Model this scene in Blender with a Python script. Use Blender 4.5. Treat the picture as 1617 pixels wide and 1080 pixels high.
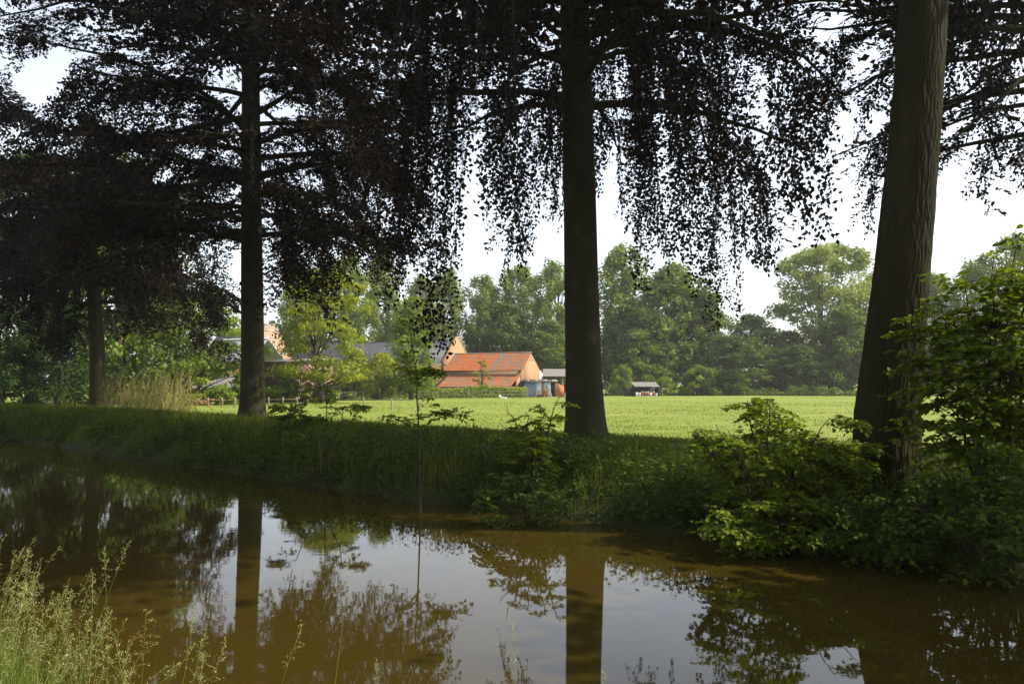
import bpy, math
import numpy as np

for o in list(bpy.data.objects):
    bpy.data.objects.remove(o)
sc = bpy.context.scene
C = sc.collection
R = math.radians
rng = np.random.default_rng(7)

# ------------------------------------------------------------------ camera
F, CX, CY, HOR = 1300.0, 808.5, 540.0, 606.0      # focal length and horizon in photograph pixels
PITCH = math.atan((HOR - CY) / F)
EYE = 2.4                                          # metres above the water
cam_d = bpy.data.cameras.new('camera')
cam_d.sensor_fit = 'HORIZONTAL'
cam_d.sensor_width = 36.0
cam_d.lens = F / 1617.0 * 36.0
cam_d.clip_start = 0.05
cam_d.clip_end = 6000.0
cam = bpy.data.objects.new('camera', cam_d)
C.objects.link(cam)
cam.location = (0, 0, EYE)
cam.rotation_euler = (math.pi / 2 + PITCH, 0, 0)
sc.camera = cam

# ------------------------------------------------------------------ world, sun, exposure
SUN_EL, SUN_AZ = R(47), R(-6)                      # azimuth measured from +X towards +Y
world = bpy.data.worlds.new('World')
sc.world = world
world.use_nodes = True
wn = world.node_tree
wn.nodes.clear()
sky = wn.nodes.new('ShaderNodeTexSky')
sky.sky_type = 'NISHITA'
sky.sun_disc = False
sky.sun_elevation = SUN_EL
sky.sun_rotation = math.pi / 2 - SUN_AZ
sky.altitude = 0
sky.air_density = 1.0
sky.dust_density = 2.0
sky.ozone_density = 1.5
hs = wn.nodes.new('ShaderNodeHueSaturation')
hs.inputs['Saturation'].default_value = 0.38
bg = wn.nodes.new('ShaderNodeBackground')
bg.inputs['Strength'].default_value = 0.15
wo = wn.nodes.new('ShaderNodeOutputWorld')
wn.links.new(sky.outputs[0], hs.inputs['Color'])
wn.links.new(hs.outputs[0], bg.inputs['Color'])
wn.links.new(bg.outputs[0], wo.inputs['Surface'])

sun_d = bpy.data.lights.new('sun', 'SUN')
sun_d.energy = 4.0
sun_d.angle = R(0.6)
sun_d.color = (1.0, 0.92, 0.78)
sun = bpy.data.objects.new('sun', sun_d)
C.objects.link(sun)
sun.rotation_euler = (math.pi / 2 - SUN_EL, 0, SUN_AZ + math.pi / 2)

vs = sc.view_settings
vs.view_transform = 'Standard'
vs.look = 'None'
vs.gamma = 1.0
vs.use_curve_mapping = False
vs.exposure = 1.1
cy = sc.cycles
cy.use_denoising = True
cy.max_bounces = 5
cy.diffuse_bounces = 2
cy.glossy_bounces = 3
cy.transmission_bounces = 2
cy.volume_bounces = 0
cy.caustics_reflective = False
cy.caustics_refractive = False


# ------------------------------------------------------------------ helpers
def P(px, py, Y):
    """World point at distance Y whose place in the photograph is (px, py)."""
    u, v = (px - CX) / F, (CY - py) / F
    c, s = math.cos(PITCH), math.sin(PITCH)
    k = Y / (c - v * s)
    return np.array([u * k, Y, EYE + (s + v * c) * k])


def norm(a):
    return a / np.maximum(np.linalg.norm(a, axis=-1, keepdims=True), 1e-9)


def vnoise(x, y, z=0.0, seed=0, octaves=4):
    """Cheap smooth noise from sums of sines, about -1..1."""
    r = np.random.default_rng(seed)
    out, amp, tot, f = 0.0, 1.0, 0.0, 1.0
    for _ in range(octaves):
        for _ in range(3):
            a = r.normal(size=3) * f
            out = out + amp * np.sin(a[0] * x + a[1] * y + a[2] * z + r.uniform(0, 6.28))
        tot += amp * 1.8
        amp *= 0.55
        f *= 2.1
    return out / tot


class Geo:
    """Collects faces (as numpy arrays) for ONE mesh object."""

    def __init__(self):
        self.v, self.f, self.t, self.n = [], [], [], 0

    def add(self, verts, faces, tint=0.5):
        verts = np.asarray(verts, float).reshape(-1, 3)
        faces = np.asarray(faces, np.int64)
        self.v.append(verts)
        self.f.append(faces + self.n)
        self.t.append(np.broadcast_to(np.asarray(tint, float), (len(faces),)))
        self.n += len(verts)
        return self

    def box(self, lo, hi, tint=0.5, M=None):
        x0, y0, z0 = lo
        x1, y1, z1 = hi
        v = np.array([[x0, y0, z0], [x1, y0, z0], [x1, y1, z0], [x0, y1, z0], [x0, y0, z1], [x1, y0, z1], [x1, y1, z1], [x0, y1, z1]], float)
        if M is not None:
            v = M(v)
        return self.add(v, [[0, 3, 2, 1], [4, 5, 6, 7], [0, 1, 5, 4], [1, 2, 6, 5], [2, 3, 7, 6], [3, 0, 4, 7]], tint)

    def prism(self, poly, h, M=None, tint=0.5):
        """poly: (n,3) ring, h: offset vector."""
        a = np.asarray(poly, float)
        n = len(a)
        v = np.vstack([a, a + np.asarray(h, float)])
        if M is not None:
            v = M(v)
        base = self.n
        self.add(v, np.zeros((0, 4), int))
        for q in [[i, (i + 1) % n, (i + 1) % n + n, i + n] for i in range(n)]:
            self.f.append(np.array([q]) + base); self.t.append(np.array([tint]))
        self.f.append(np.array([list(range(n))[::-1]]) + base); self.t.append(np.array([tint]))
        self.f.append(np.array([[i + n for i in range(n)]]) + base); self.t.append(np.array([tint]))
        return self

    def tubes(self, paths, radii, k=5, tint=0.5, cap=True):
        """paths (M,n,3), radii (M,n)."""
        paths = np.asarray(paths, float)
        if paths.ndim == 2:
            paths = paths[None]
        M_, n, _ = paths.shape
        radii = np.broadcast_to(np.asarray(radii, float), (M_, n))
        t = np.gradient(paths, axis=1)
        t = norm(t)
        mean = norm(t.mean(axis=1))
        ref = np.where(np.abs(mean[:, 2:3]) > 0.8, np.array([[1.0, 0.15, 0]]), np.array([[0, 0.1, 1.0]]))
        a = norm(np.cross(t, ref[:, None, :]))
        b = np.cross(t, a)
        ang = np.arange(k) / k * 2 * np.pi
        ring = a[:, :, None, :] * np.cos(ang)[None, None, :, None] + b[:, :, None, :] * np.sin(ang)[None, None, :, None]
        v = paths[:, :, None, :] + ring * radii[:, :, None, None]
        idx = np.arange(M_ * n * k).reshape(M_, n, k)
        j = np.roll(np.arange(k), -1)
        q = np.stack([idx[:, :-1, :], idx[:, 1:, :], idx[:, 1:, j], idx[:, :-1, j]], axis=-1).reshape(-1, 4)
        tt = np.asarray(tint, float)
        if tt.ndim == 1:
            tt = np.repeat(tt, (n - 1) * k)
        base = self.n
        self.add(v.reshape(-1, 3), q, tt)
        if cap and M_ <= 40:
            for m in range(M_):
                self.f.append(idx[m, -1][None, ::-1] + base); self.t.append(np.array([0.5]))
        return self

    def leaves(self, p, d, nrm, L, W, tint, fold=0.12, wide=0.45):
        """Kite-shaped leaves: one folded quad each."""
        d = norm(d)
        side = norm(np.cross(d, nrm))
        up = np.cross(side, d)
        L = np.broadcast_to(np.asarray(L, float), (len(p),))[:, None]
        W = np.broadcast_to(np.asarray(W, float), (len(p),))[:, None]
        mid = p + d * L * wide + up * W * fold
        v = np.stack([p, mid + side * W * 0.5, p + d * L, mid - side * W * 0.5], axis=1).reshape(-1, 3)
        f = np.arange(len(p) * 4).reshape(-1, 4)
        return self.add(v, f, tint)

    def leaves6(self, p, d, nrm, L, W, tint, fold=0.16, curl=0.12):
        """Broader pointed leaves of two halves folded along the midrib."""
        d = norm(d)
        side = norm(np.cross(d, nrm))
        up = np.cross(side, d)
        L = np.broadcast_to(np.asarray(L, float), (len(p),))[:, None]
        W = np.broadcast_to(np.asarray(W, float), (len(p),))[:, None]
        a = p + d * L * 0.28 + up * W * fold
        b = p + d * L * 0.68 + up * W * (fold - 0.3 * curl)
        tip = p + d * L - up * L * curl
        v = np.stack([p, a + side * W * 0.5, b + side * W * 0.42, tip, b - side * W * 0.42, a - side * W * 0.5], axis=1).reshape(-1, 3)
        i = np.arange(len(p))[:, None] * 6
        f = np.concatenate([i + np.array([[0, 1, 2, 3]]), i + np.array([[0, 3, 4, 5]])])
        return self.add(v, f, np.concatenate([np.broadcast_to(tint, (len(p),))] * 2))

    def build(self, name, mat, parent=None, origin=(0, 0, 0), smooth=False, kind=None, M=None):
        me = bpy.data.meshes.new(name)
        v = np.concatenate(self.v) - np.asarray(origin, float)
        me.vertices.add(len(v))
        me.vertices.foreach_set('co', v.astype(np.float32).ravel())
        sizes = np.concatenate([np.full(len(f), f.shape[1]) for f in self.f if len(f)])
        loops = np.concatenate([f.ravel() for f in self.f if len(f)])
        tint = np.concatenate([t for t, f in zip(self.t, self.f) if len(f)])
        me.loops.add(len(loops))
        me.loops.foreach_set('vertex_index', loops.astype(np.int32))
        me.polygons.add(len(sizes))
        st = np.concatenate([[0], np.cumsum(sizes)[:-1]])
        me.polygons.foreach_set('loop_start', st.astype(np.int32))
        me.update(calc_edges=True)
        at = me.attributes.new('tint', 'FLOAT', 'FACE')
        at.data.foreach_set('value', tint.astype(np.float32))
        if smooth:
            me.polygons.foreach_set('use_smooth', np.ones(len(sizes), bool))
        me.materials.append(mat)
        o = bpy.data.objects.new(name, me)
        C.objects.link(o)
        if parent is not None:
            o.parent = parent
        else:
            o.location = origin
        if kind:
            o['kind'] = kind
        return o


def tag(o, label, cat, group=None, kind=None):
    o['label'] = label
    o['category'] = cat
    if group:
        o['group'] = group
    if kind:
        o['kind'] = kind
    return o


def thing(name, label, cat, loc, group=None, rotz=0.0, scale=None):
    o = bpy.data.objects.new(name, None)
    o.empty_display_size = 0.2
    C.objects.link(o)
    o.location = tuple(float(c) for c in loc)
    o.rotation_euler = (0, 0, rotz)
    if scale is not None:
        o.scale = scale
    return tag(o, label, cat, group)


def copy_tree(root, label, loc, rotz, scale, group=None):
    r = root.copy(); C.objects.link(r)
    r.location = tuple(float(c) for c in loc); r.rotation_euler = (0, 0, rotz); r.scale = scale
    r['label'] = label
    if group:
        r['group'] = group
    for ch in list(root.children):
        c = ch.copy(); C.objects.link(c); c.parent = r
        for g in list(ch.children):
            d = g.copy(); C.objects.link(d); d.parent = c
    return r


# ------------------------------------------------------------------ materials
def new_mat(name):
    m = bpy.data.materials.new(name)
    m.use_nodes = True
    nt = m.node_tree
    nt.nodes.clear()
    out = nt.nodes.new('ShaderNodeOutputMaterial')
    return m, nt, out


def pr(nt, rough=0.7, spec=0.3):
    p = nt.nodes.new('ShaderNodeBsdfPrincipled')
    p.inputs['Roughness'].default_value = rough
    p.inputs['Specular IOR Level'].default_value = spec
    return p


def rgba(c):
    return (c[0], c[1], c[2], 1.0)


def ramp(nt, cols, fac):
    r = nt.nodes.new('ShaderNodeValToRGB')
    e = r.color_ramp.elements
    n = len(cols)
    for i, (p_, c) in enumerate(cols):
        if i < 2:
            el = e[i]; el.position = p_
        else:
            el = e.new(p_)
        el.color = rgba(c)
    nt.links.new(fac, r.inputs[0])
    return r


def leaf_mat(name, c1, c2, c3, trans=0.35, tcol=(1.6, 1.7, 0.6), rough=0.6, spec=0.13):
    m, nt, out = new_mat(name)
    a = nt.nodes.new('ShaderNodeAttribute'); a.attribute_name = 'tint'
    r = ramp(nt, [(0.0, c1), (0.55, c2), (1.0, c3)], a.outputs['Fac'])
    p = pr(nt, rough, spec)
    nt.links.new(r.outputs[0], p.inputs['Base Color'])
    t = nt.nodes.new('ShaderNodeBsdfTranslucent')
    mx = nt.nodes.new('ShaderNodeMix'); mx.data_type = 'RGBA'; mx.blend_type = 'MULTIPLY'
    mx.inputs[0].default_value = 1.0
    nt.links.new(r.outputs[0], mx.inputs[6])
    mx.inputs[7].default_value = rgba(tcol)
    nt.links.new(mx.outputs[2], t.inputs['Color'])
    ms = nt.nodes.new('ShaderNodeMixShader'); ms.inputs[0].default_value = trans
    nt.links.new(p.outputs[0], ms.inputs[1]); nt.links.new(t.outputs[0], ms.inputs[2])
    nt.links.new(ms.outputs[0], out.inputs['Surface'])
    return m


def noisy_mat(name, cols, scale=2.0, rough=0.8, spec=0.2, bump=0.3, bscale=None, stretch=(1, 1, 1), detail=6, bdist=0.02, metal=0.0):
    m, nt, out = new_mat(name)
    tc = nt.nodes.new('ShaderNodeTexCoord')
    mp = nt.nodes.new('ShaderNodeMapping'); mp.inputs['Scale'].default_value = stretch
    nt.links.new(tc.outputs['Object'], mp.inputs[0])
    n = nt.nodes.new('ShaderNodeTexNoise'); n.inputs['Scale'].default_value = scale; n.inputs['Detail'].default_value = detail
    n.inputs['Roughness'].default_value = 0.65
    nt.links.new(mp.outputs[0], n.inputs['Vector'])
    r = ramp(nt, [(0.28 + 0.44 * i / max(1, len(cols) - 1), c) for i, c in enumerate(cols)], n.outputs['Fac'])
    p = pr(nt, rough, spec)
    p.inputs['Metallic'].default_value = metal
    nt.links.new(r.outputs[0], p.inputs['Base Color'])
    if bump:
        n2 = nt.nodes.new('ShaderNodeTexNoise'); n2.inputs['Scale'].default_value = bscale or scale * 4; n2.inputs['Detail'].default_value = 5
        nt.links.new(mp.outputs[0], n2.inputs['Vector'])
        b = nt.nodes.new('ShaderNodeBump'); b.inputs['Strength'].default_value = bump; b.inputs['Distance'].default_value = bdist
        nt.links.new(n2.outputs['Fac'], b.inputs['Height']); nt.links.new(b.outputs[0], p.inputs['Normal'])
    nt.links.new(p.outputs[0], out.inputs['Surface'])
    return m


def brick_mat(name, c1, c2, mortar, blotch, scale=1.0):
    m, nt, out = new_mat(name)
    tc = nt.nodes.new('ShaderNodeTexCoord')
    geo = nt.nodes.new('ShaderNodeNewGeometry')
    sep = nt.nodes.new('ShaderNodeSeparateXYZ'); nt.links.new(tc.outputs['Object'], sep.inputs[0])
    ad = nt.nodes.new('ShaderNodeMath'); ad.operation = 'SUBTRACT'
    nt.links.new(sep.outputs[0], ad.inputs[0]); nt.links.new(sep.outputs[1], ad.inputs[1])
    cb = nt.nodes.new('ShaderNodeCombineXYZ'); nt.links.new(ad.outputs[0], cb.inputs[0]); nt.links.new(sep.outputs[2], cb.inputs[1])
    bk = nt.nodes.new('ShaderNodeTexBrick')
    bk.inputs['Scale'].default_value = 4.0 * scale
    bk.inputs['Color1'].default_value = rgba(c1); bk.inputs['Color2'].default_value = rgba(c2); bk.inputs['Mortar'].default_value = rgba(mortar)
    bk.inputs['Mortar Size'].default_value = 0.02
    nt.links.new(cb.outputs[0], bk.inputs['Vector'])
    n = nt.nodes.new('ShaderNodeTexNoise'); n.inputs['Scale'].default_value = 0.9; n.inputs['Detail'].default_value = 8; n.inputs['Roughness'].default_value = 0.7
    nt.links.new(tc.outputs['Object'], n.inputs['Vector'])
    rp = ramp(nt, [(0.35, (0, 0, 0)), (0.7, (1, 1, 1))], n.outputs['Fac'])
    mx = nt.nodes.new('ShaderNodeMix'); mx.data_type = 'RGBA'
    nt.links.new(rp.outputs[0], mx.inputs[0]); nt.links.new(bk.outputs[0], mx.inputs[6]); mx.inputs[7].default_value = rgba(blotch)
    p = pr(nt, 0.9, 0.15)
    nt.links.new(mx.outputs[2], p.inputs['Base Color'])
    b = nt.nodes.new('ShaderNodeBump'); b.inputs['Strength'].default_value = 0.4; b.inputs['Distance'].default_value = 0.02
    nt.links.new(bk.outputs['Fac'], b.inputs['Height']); b.invert = True
    nt.links.new(b.outputs[0], p.inputs['Normal'])
    nt.links.new(p.outputs[0], out.inputs['Surface'])
    return m


def tint_mat(name, cols, rough=0.8, spec=0.2, nscale=3.0, namp=0.35):
    """Colour from the piece's own tint, broken up by noise."""
    m, nt, out = new_mat(name)
    a = nt.nodes.new('ShaderNodeAttribute'); a.attribute_name = 'tint'
    tc = nt.nodes.new('ShaderNodeTexCoord')
    n = nt.nodes.new('ShaderNodeTexNoise'); n.inputs['Scale'].default_value = nscale; n.inputs['Detail'].default_value = 6
    nt.links.new(tc.outputs['Object'], n.inputs['Vector'])
    ma = nt.nodes.new('ShaderNodeMath'); ma.operation = 'MULTIPLY_ADD'; ma.inputs[1].default_value = namp * 2; ma.inputs[2].default_value = -namp
    nt.links.new(n.outputs['Fac'], ma.inputs[0])
    ad = nt.nodes.new('ShaderNodeMath'); ad.operation = 'ADD'; nt.links.new(ma.outputs[0], ad.inputs[0]); nt.links.new(a.outputs['Fac'], ad.inputs[1])
    r = ramp(nt, cols, ad.outputs[0])
    p = pr(nt, rough, spec); nt.links.new(r.outputs[0], p.inputs['Base Color'])
    nt.links.new(p.outputs[0], out.inputs['Surface'])
    return m


M = {}
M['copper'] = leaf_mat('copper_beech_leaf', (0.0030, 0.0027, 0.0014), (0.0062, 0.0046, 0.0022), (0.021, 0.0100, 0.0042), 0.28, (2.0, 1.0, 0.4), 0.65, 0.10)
M['hazel'] = leaf_mat('hazel_leaf', (0.046, 0.080, 0.004), (0.085, 0.125, 0.007), (0.160, 0.195, 0.014), 0.40, (1.5, 1.5, 0.5))
M['weed'] = leaf_mat('weed_leaf', (0.024, 0.046, 0.004), (0.044, 0.076, 0.006), (0.085, 0.120, 0.010), 0.30, (1.5, 1.5, 0.5))
M['poplar'] = leaf_mat('poplar_leaf', (0.088, 0.130, 0.014), (0.160, 0.208, 0.030), (0.240, 0.285, 0.064), 0.38, (1.3, 1.4, 0.6))
M['broad'] = leaf_mat('broadleaf_leaf', (0.048, 0.082, 0.011), (0.105, 0.150, 0.021), (0.175, 0.220, 0.040), 0.30, (1.4, 1.5, 0.5))
M['dark_broad'] = leaf_mat('dark_broadleaf_leaf', (0.024, 0.048, 0.008), (0.050, 0.084, 0.013), (0.092, 0.130, 0.022), 0.28, (1.4, 1.5, 0.5))
M['pale_poplar'] = leaf_mat('pale_poplar_leaf', (0.130, 0.165, 0.035), (0.200, 0.240, 0.060), (0.280, 0.315, 0.100), 0.40, (1.3, 1.4, 0.6))
M['shade_broad'] = leaf_mat('shaded_broad_leaf', (0.012, 0.028, 0.004), (0.026, 0.050, 0.008), (0.056, 0.090, 0.015), 0.28, (1.4, 1.5, 0.5))  # leaf colour darkened to carry the beech crowns' shade on the left wood
M['hedge'] = leaf_mat('hedge_leaf', (0.110, 0.150, 0.015), (0.190, 0.235, 0.026), (0.270, 0.300, 0.045), 0.40, (1.4, 1.4, 0.5))
M['yellow'] = leaf_mat('yellow_green_leaf', (0.110, 0.142, 0.012), (0.180, 0.212, 0.018), (0.260, 0.262, 0.028), 0.40, (1.4, 1.4, 0.5))
M['lime'] = leaf_mat('lime_leaf', (0.075, 0.125, 0.012), (0.135, 0.195, 0.020), (0.200, 0.250, 0.032), 0.38, (1.4, 1.4, 0.5))
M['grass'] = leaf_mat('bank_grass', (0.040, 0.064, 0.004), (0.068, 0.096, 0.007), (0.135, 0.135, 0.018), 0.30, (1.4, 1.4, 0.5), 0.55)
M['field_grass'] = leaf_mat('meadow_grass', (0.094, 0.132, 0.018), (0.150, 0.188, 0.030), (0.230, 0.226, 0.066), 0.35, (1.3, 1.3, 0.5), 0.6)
M['tall_grass'] = leaf_mat('tall_grass', (0.070, 0.112, 0.016), (0.125, 0.165, 0.028), (0.270, 0.255, 0.085), 0.35, (1.3, 1.3, 0.5), 0.5)
M['seed'] = leaf_mat('grass_seed', (0.170, 0.195, 0.050), (0.300, 0.295, 0.115), (0.480, 0.430, 0.230), 0.30, (1.2, 1.1, 0.7), 0.6)
M['dry'] = leaf_mat('dry_stalks', (0.190, 0.140, 0.060), (0.300, 0.230, 0.110), (0.400, 0.330, 0.180), 0.10, (1.2, 1.1, 0.7), 0.8)
M['beech_bark'] = noisy_mat('beech_bark', [(0.008, 0.009, 0.0015), (0.018, 0.017, 0.004), (0.024, 0.021, 0.007), (0.044, 0.039, 0.018)], 2.2, 0.85, 0.15, 0.5, 9.0, (1, 1, 0.6), 8, 0.02)
M['furrow_bark'] = noisy_mat('furrowed_bark', [(0.009, 0.008, 0.0018), (0.018, 0.015, 0.004), (0.033, 0.027, 0.010)], 2.5, 0.9, 0.12, 0.7, 16.0, (1, 1, 0.22), 8, 0.03)
M['twig'] = noisy_mat('twig_bark', [(0.025, 0.020, 0.014), (0.050, 0.040, 0.028)], 6.0, 0.85, 0.15, 0)
M['far_bark'] = noisy_mat('far_bark', [(0.045, 0.038, 0.024), (0.080, 0.070, 0.050)], 3.0, 0.9, 0.1, 0)


# ------------------------------------------------------------------ terrain
EU = norm(np.array([-0.74, 0.67])); EN = np.array([-EU[1], EU[0]]) * -1.0     # along the canal / across it, towards the field
EN = np.array([EU[1], -EU[0]])
FAR_U = np.array([-60, -5, 2.3, 6.6, 10.5, 15, 24, 42, 60, 120, 300.0])
FAR_S = np.array([12.9, 12.9, 12.4, 11.75, 11.5, 11.3, 11.6, 12.0, 12.1, 12.1, 12.1])


def us(x, y):
    return x * EU[0] + y * EU[1], x * EN[0] + y * EN[1]


def xy(u, s):
    return u * EU[0] + s * EN[0], u * EU[1] + s * EN[1]


def far_edge(u):
    return np.interp(u, FAR_U, FAR_S) + 0.12 * np.sin(u * 1.3) + 0.08 * np.sin(u * 3.1 + 1)


def near_edge(u):
    return 2.15 + 0.12 * np.sin(u * 1.7 + 2)


def ground_z(x, y):
    u, s = us(np.asarray(x, float), np.asarray(y, float))
    f = s - far_edge(u)
    n = near_edge(u) - s
    zf = np.interp(f, [-3, -1.0, 0, 0.5, 1.6, 3.2, 5.2, 6.8, 9.5, 13], [-1.0, -0.7, 0.02, 0.35, 0.72, 0.96, 1.04, 0.92, 0.6, 0.5])
    zn = np.interp(n, [-3, -1.0, 0, 0.6, 1.8, 4], [-1.0, -0.7, 0.02, 0.38, 0.75, 0.85])
    z = np.where(f > -3, zf, np.where(n > -3, zn, -1.0))
    mid = (f <= -3) & (n <= -3)
    z = np.where(mid, -1.0, z)
    z = z + 0.05 * vnoise(x * 0.7, y * 0.7, seed=3, octaves=3) * (np.abs(z) < 2)
    far = np.clip((np.hypot(x, y) - 60) / 60, 0, 1)
    return z + far * 0.06 * vnoise(x * 0.06, y * 0.06, seed=5, octaves=2)


def gz(x, y):
    return float(ground_z(np.array([x]), np.array([y]))[0])


def onground(px, Y, dz=0.0):
    X = (px - CX) / F * Y
    return np.array([X, Y, gz(X, Y) + dz])


gu = np.concatenate([-np.geomspace(2500, 20, 14), np.arange(-18, 70, 0.6), np.geomspace(71, 2500, 34)])
gs = np.concatenate([-np.geomspace(2500, 12, 14), np.arange(-10, 0, 1.0), np.arange(0, 4, 0.25), np.arange(4, 10.4, 0.8), np.arange(10.4, 16, 0.2),
                     np.arange(16, 32, 0.5), np.geomspace(32.5, 2500, 44)])
U_, S_ = np.meshgrid(gu, gs, indexing='ij')
X_, Y_ = xy(U_, S_)
Z_ = ground_z(X_, Y_)
ni, nj = U_.shape
idx = np.arange(ni * nj).reshape(ni, nj)
g = Geo()
g.add(np.stack([X_, Y_, Z_], -1).reshape(-1, 3), np.stack([idx[:-1, :-1], idx[:-1, 1:], idx[1:, 1:], idx[1:, :-1]], -1).reshape(-1, 4)[:, ::-1])
m, nt, out = new_mat('ground_mix')
at = nt.nodes.new('ShaderNodeAttribute'); at.attribute_name = 'meadow'
tc = nt.nodes.new('ShaderNodeTexCoord')


def nz(scale, detail=6, rough=0.6):
    n = nt.nodes.new('ShaderNodeTexNoise'); n.inputs['Scale'].default_value = scale; n.inputs['Detail'].default_value = detail; n.inputs['Roughness'].default_value = rough
    nt.links.new(tc.outputs['Object'], n.inputs['Vector'])
    return n


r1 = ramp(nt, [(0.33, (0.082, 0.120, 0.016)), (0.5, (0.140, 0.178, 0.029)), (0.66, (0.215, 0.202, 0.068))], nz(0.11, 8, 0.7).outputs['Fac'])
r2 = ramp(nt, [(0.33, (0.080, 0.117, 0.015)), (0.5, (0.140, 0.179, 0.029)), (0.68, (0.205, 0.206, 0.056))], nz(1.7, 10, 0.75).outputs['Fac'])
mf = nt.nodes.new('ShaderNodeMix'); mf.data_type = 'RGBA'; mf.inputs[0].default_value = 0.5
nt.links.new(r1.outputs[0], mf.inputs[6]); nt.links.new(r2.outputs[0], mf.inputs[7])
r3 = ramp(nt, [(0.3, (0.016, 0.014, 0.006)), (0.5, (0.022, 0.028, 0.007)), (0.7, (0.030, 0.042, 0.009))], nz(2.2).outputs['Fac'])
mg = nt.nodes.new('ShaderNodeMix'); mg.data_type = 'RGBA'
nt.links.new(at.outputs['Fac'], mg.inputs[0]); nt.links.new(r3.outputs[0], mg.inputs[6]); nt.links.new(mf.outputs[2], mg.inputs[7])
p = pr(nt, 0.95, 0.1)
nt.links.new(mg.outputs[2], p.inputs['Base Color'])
b = nt.nodes.new('ShaderNodeBump'); b.inputs['Strength'].default_value = 0.45; b.inputs['Distance'].default_value = 0.08
nt.links.new(nz(2.6, 8, 0.8).outputs['Fac'], b.inputs['Height']); nt.links.new(b.outputs[0], p.inputs['Normal'])
nt.links.new(p.outputs[0], out.inputs['Surface'])
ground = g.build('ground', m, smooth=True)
ground['kind'] = 'structure'
am = ground.data.attributes.new('meadow', 'FLOAT', 'POINT')
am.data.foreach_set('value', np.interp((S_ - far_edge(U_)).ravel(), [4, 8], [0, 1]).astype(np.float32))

# water
m, nt, out = new_mat('turbid_water')
tc = nt.nodes.new('ShaderNodeTexCoord')
mp = nt.nodes.new('ShaderNodeMapping'); mp.inputs['Rotation'].default_value = (0, 0, R(-42)); mp.inputs['Scale'].default_value = (1.0, 2.2, 1)
nt.links.new(tc.outputs['Object'], mp.inputs[0])
n1 = nt.nodes.new('ShaderNodeTexNoise'); n1.inputs['Scale'].default_value = 1.6; n1.inputs['Detail'].default_value = 3
nt.links.new(mp.outputs[0], n1.inputs['Vector'])
n2 = nt.nodes.new('ShaderNodeTexNoise'); n2.inputs['Scale'].default_value = 0.35; n2.inputs['Detail'].default_value = 4
nt.links.new(tc.outputs['Object'], n2.inputs['Vector'])
rp = ramp(nt, [(0.3, (0.028, 0.0195, 0.0026)), (0.7, (0.035, 0.0240, 0.0034))], n2.outputs['Fac'])
p = pr(nt, 0.025, 0.5)
p.inputs['IOR'].default_value = 1.333
nt.links.new(rp.outputs[0], p.inputs['Base Color'])
b = nt.nodes.new('ShaderNodeBump'); b.inputs['Strength'].default_value = 0.05; b.inputs['Distance'].default_value = 0.012
nt.links.new(n1.outputs['Fac'], b.inputs['Height']); nt.links.new(b.outputs[0], p.inputs['Normal'])
nt.links.new(p.outputs[0], out.inputs['Surface'])
g = Geo()
wu = np.linspace(-80, 400, 49); ws = np.array([0.9, 6.0, 13.6])
U2, S2 = np.meshgrid(wu, ws, indexing='ij')
X2, Y2 = xy(U2, S2)
ii = np.arange(U2.size).reshape(U2.shape)
g.add(np.stack([X2, Y2, 0 * X2], -1).reshape(-1, 3), np.stack([ii[:-1, :-1], ii[:-1, 1:], ii[1:, 1:], ii[1:, :-1]], -1).reshape(-1, 4)[:, ::-1])
water = g.build('water', m)
water['kind'] = 'structure'


# ------------------------------------------------------------------ farm
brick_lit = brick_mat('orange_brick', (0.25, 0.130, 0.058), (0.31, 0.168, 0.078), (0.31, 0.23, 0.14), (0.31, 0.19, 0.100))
brick_old = brick_mat('brown_brick', (0.22, 0.125, 0.065), (0.28, 0.16, 0.085), (0.28, 0.22, 0.15), (0.24, 0.16, 0.09))
brick_dark = brick_mat('dark_brick', (0.20, 0.11, 0.07), (0.27, 0.15, 0.10), (0.26, 0.20, 0.15), (0.18, 0.12, 0.08))
brick_pink = brick_mat('pale_pink_brick', (0.26, 0.125, 0.075), (0.32, 0.17, 0.105), (0.36, 0.28, 0.20), (0.32, 0.21, 0.14))
brick_dim = brick_mat('shaded_front_brick', (0.10, 0.055, 0.035), (0.14, 0.078, 0.05), (0.13, 0.10, 0.075), (0.09, 0.06, 0.04))  # darker brick for the outbuilding front, its shade put into the colour
slate = noisy_mat('slate', [(0.034, 0.036, 0.042), (0.048, 0.050, 0.058), (0.066, 0.068, 0.076)], 1.2, 0.6, 0.35, 0.4, 9, (1, 1, 1), 8)
zinc = noisy_mat('zinc', [(0.17, 0.175, 0.19), (0.25, 0.255, 0.27)], 3, 0.5, 0.4, 0.1)
sheet = noisy_mat('fibre_cement_sheet', [(0.12, 0.112, 0.10), (0.19, 0.18, 0.165)], 2.5, 0.85, 0.15, 0.2)
stone = noisy_mat('pale_stone', [(0.34, 0.31, 0.25), (0.46, 0.42, 0.36)], 4, 0.85, 0.15, 0.2)
white = noisy_mat('white_paint', [(0.66, 0.65, 0.60), (0.80, 0.79, 0.75)], 3, 0.6, 0.3, 0.05)
darkwood = noisy_mat('dark_timber', [(0.030, 0.025, 0.020), (0.065, 0.055, 0.045)], 5, 0.9, 0.1, 0.3, stretch=(4, 4, 0.5))
wood = noisy_mat('weathered_timber', [(0.17, 0.13, 0.09), (0.30, 0.24, 0.17)], 5, 0.9, 0.1, 0.3, stretch=(4, 4, 0.5))
rust = noisy_mat('rusty_panel', [(0.30, 0.10, 0.045), (0.42, 0.17, 0.075)], 3, 0.85, 0.15, 0.2)
blue = noisy_mat('faded_blue_paint', [(0.12, 0.17, 0.25), (0.20, 0.26, 0.34)], 3, 0.7, 0.25, 0.1)
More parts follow.
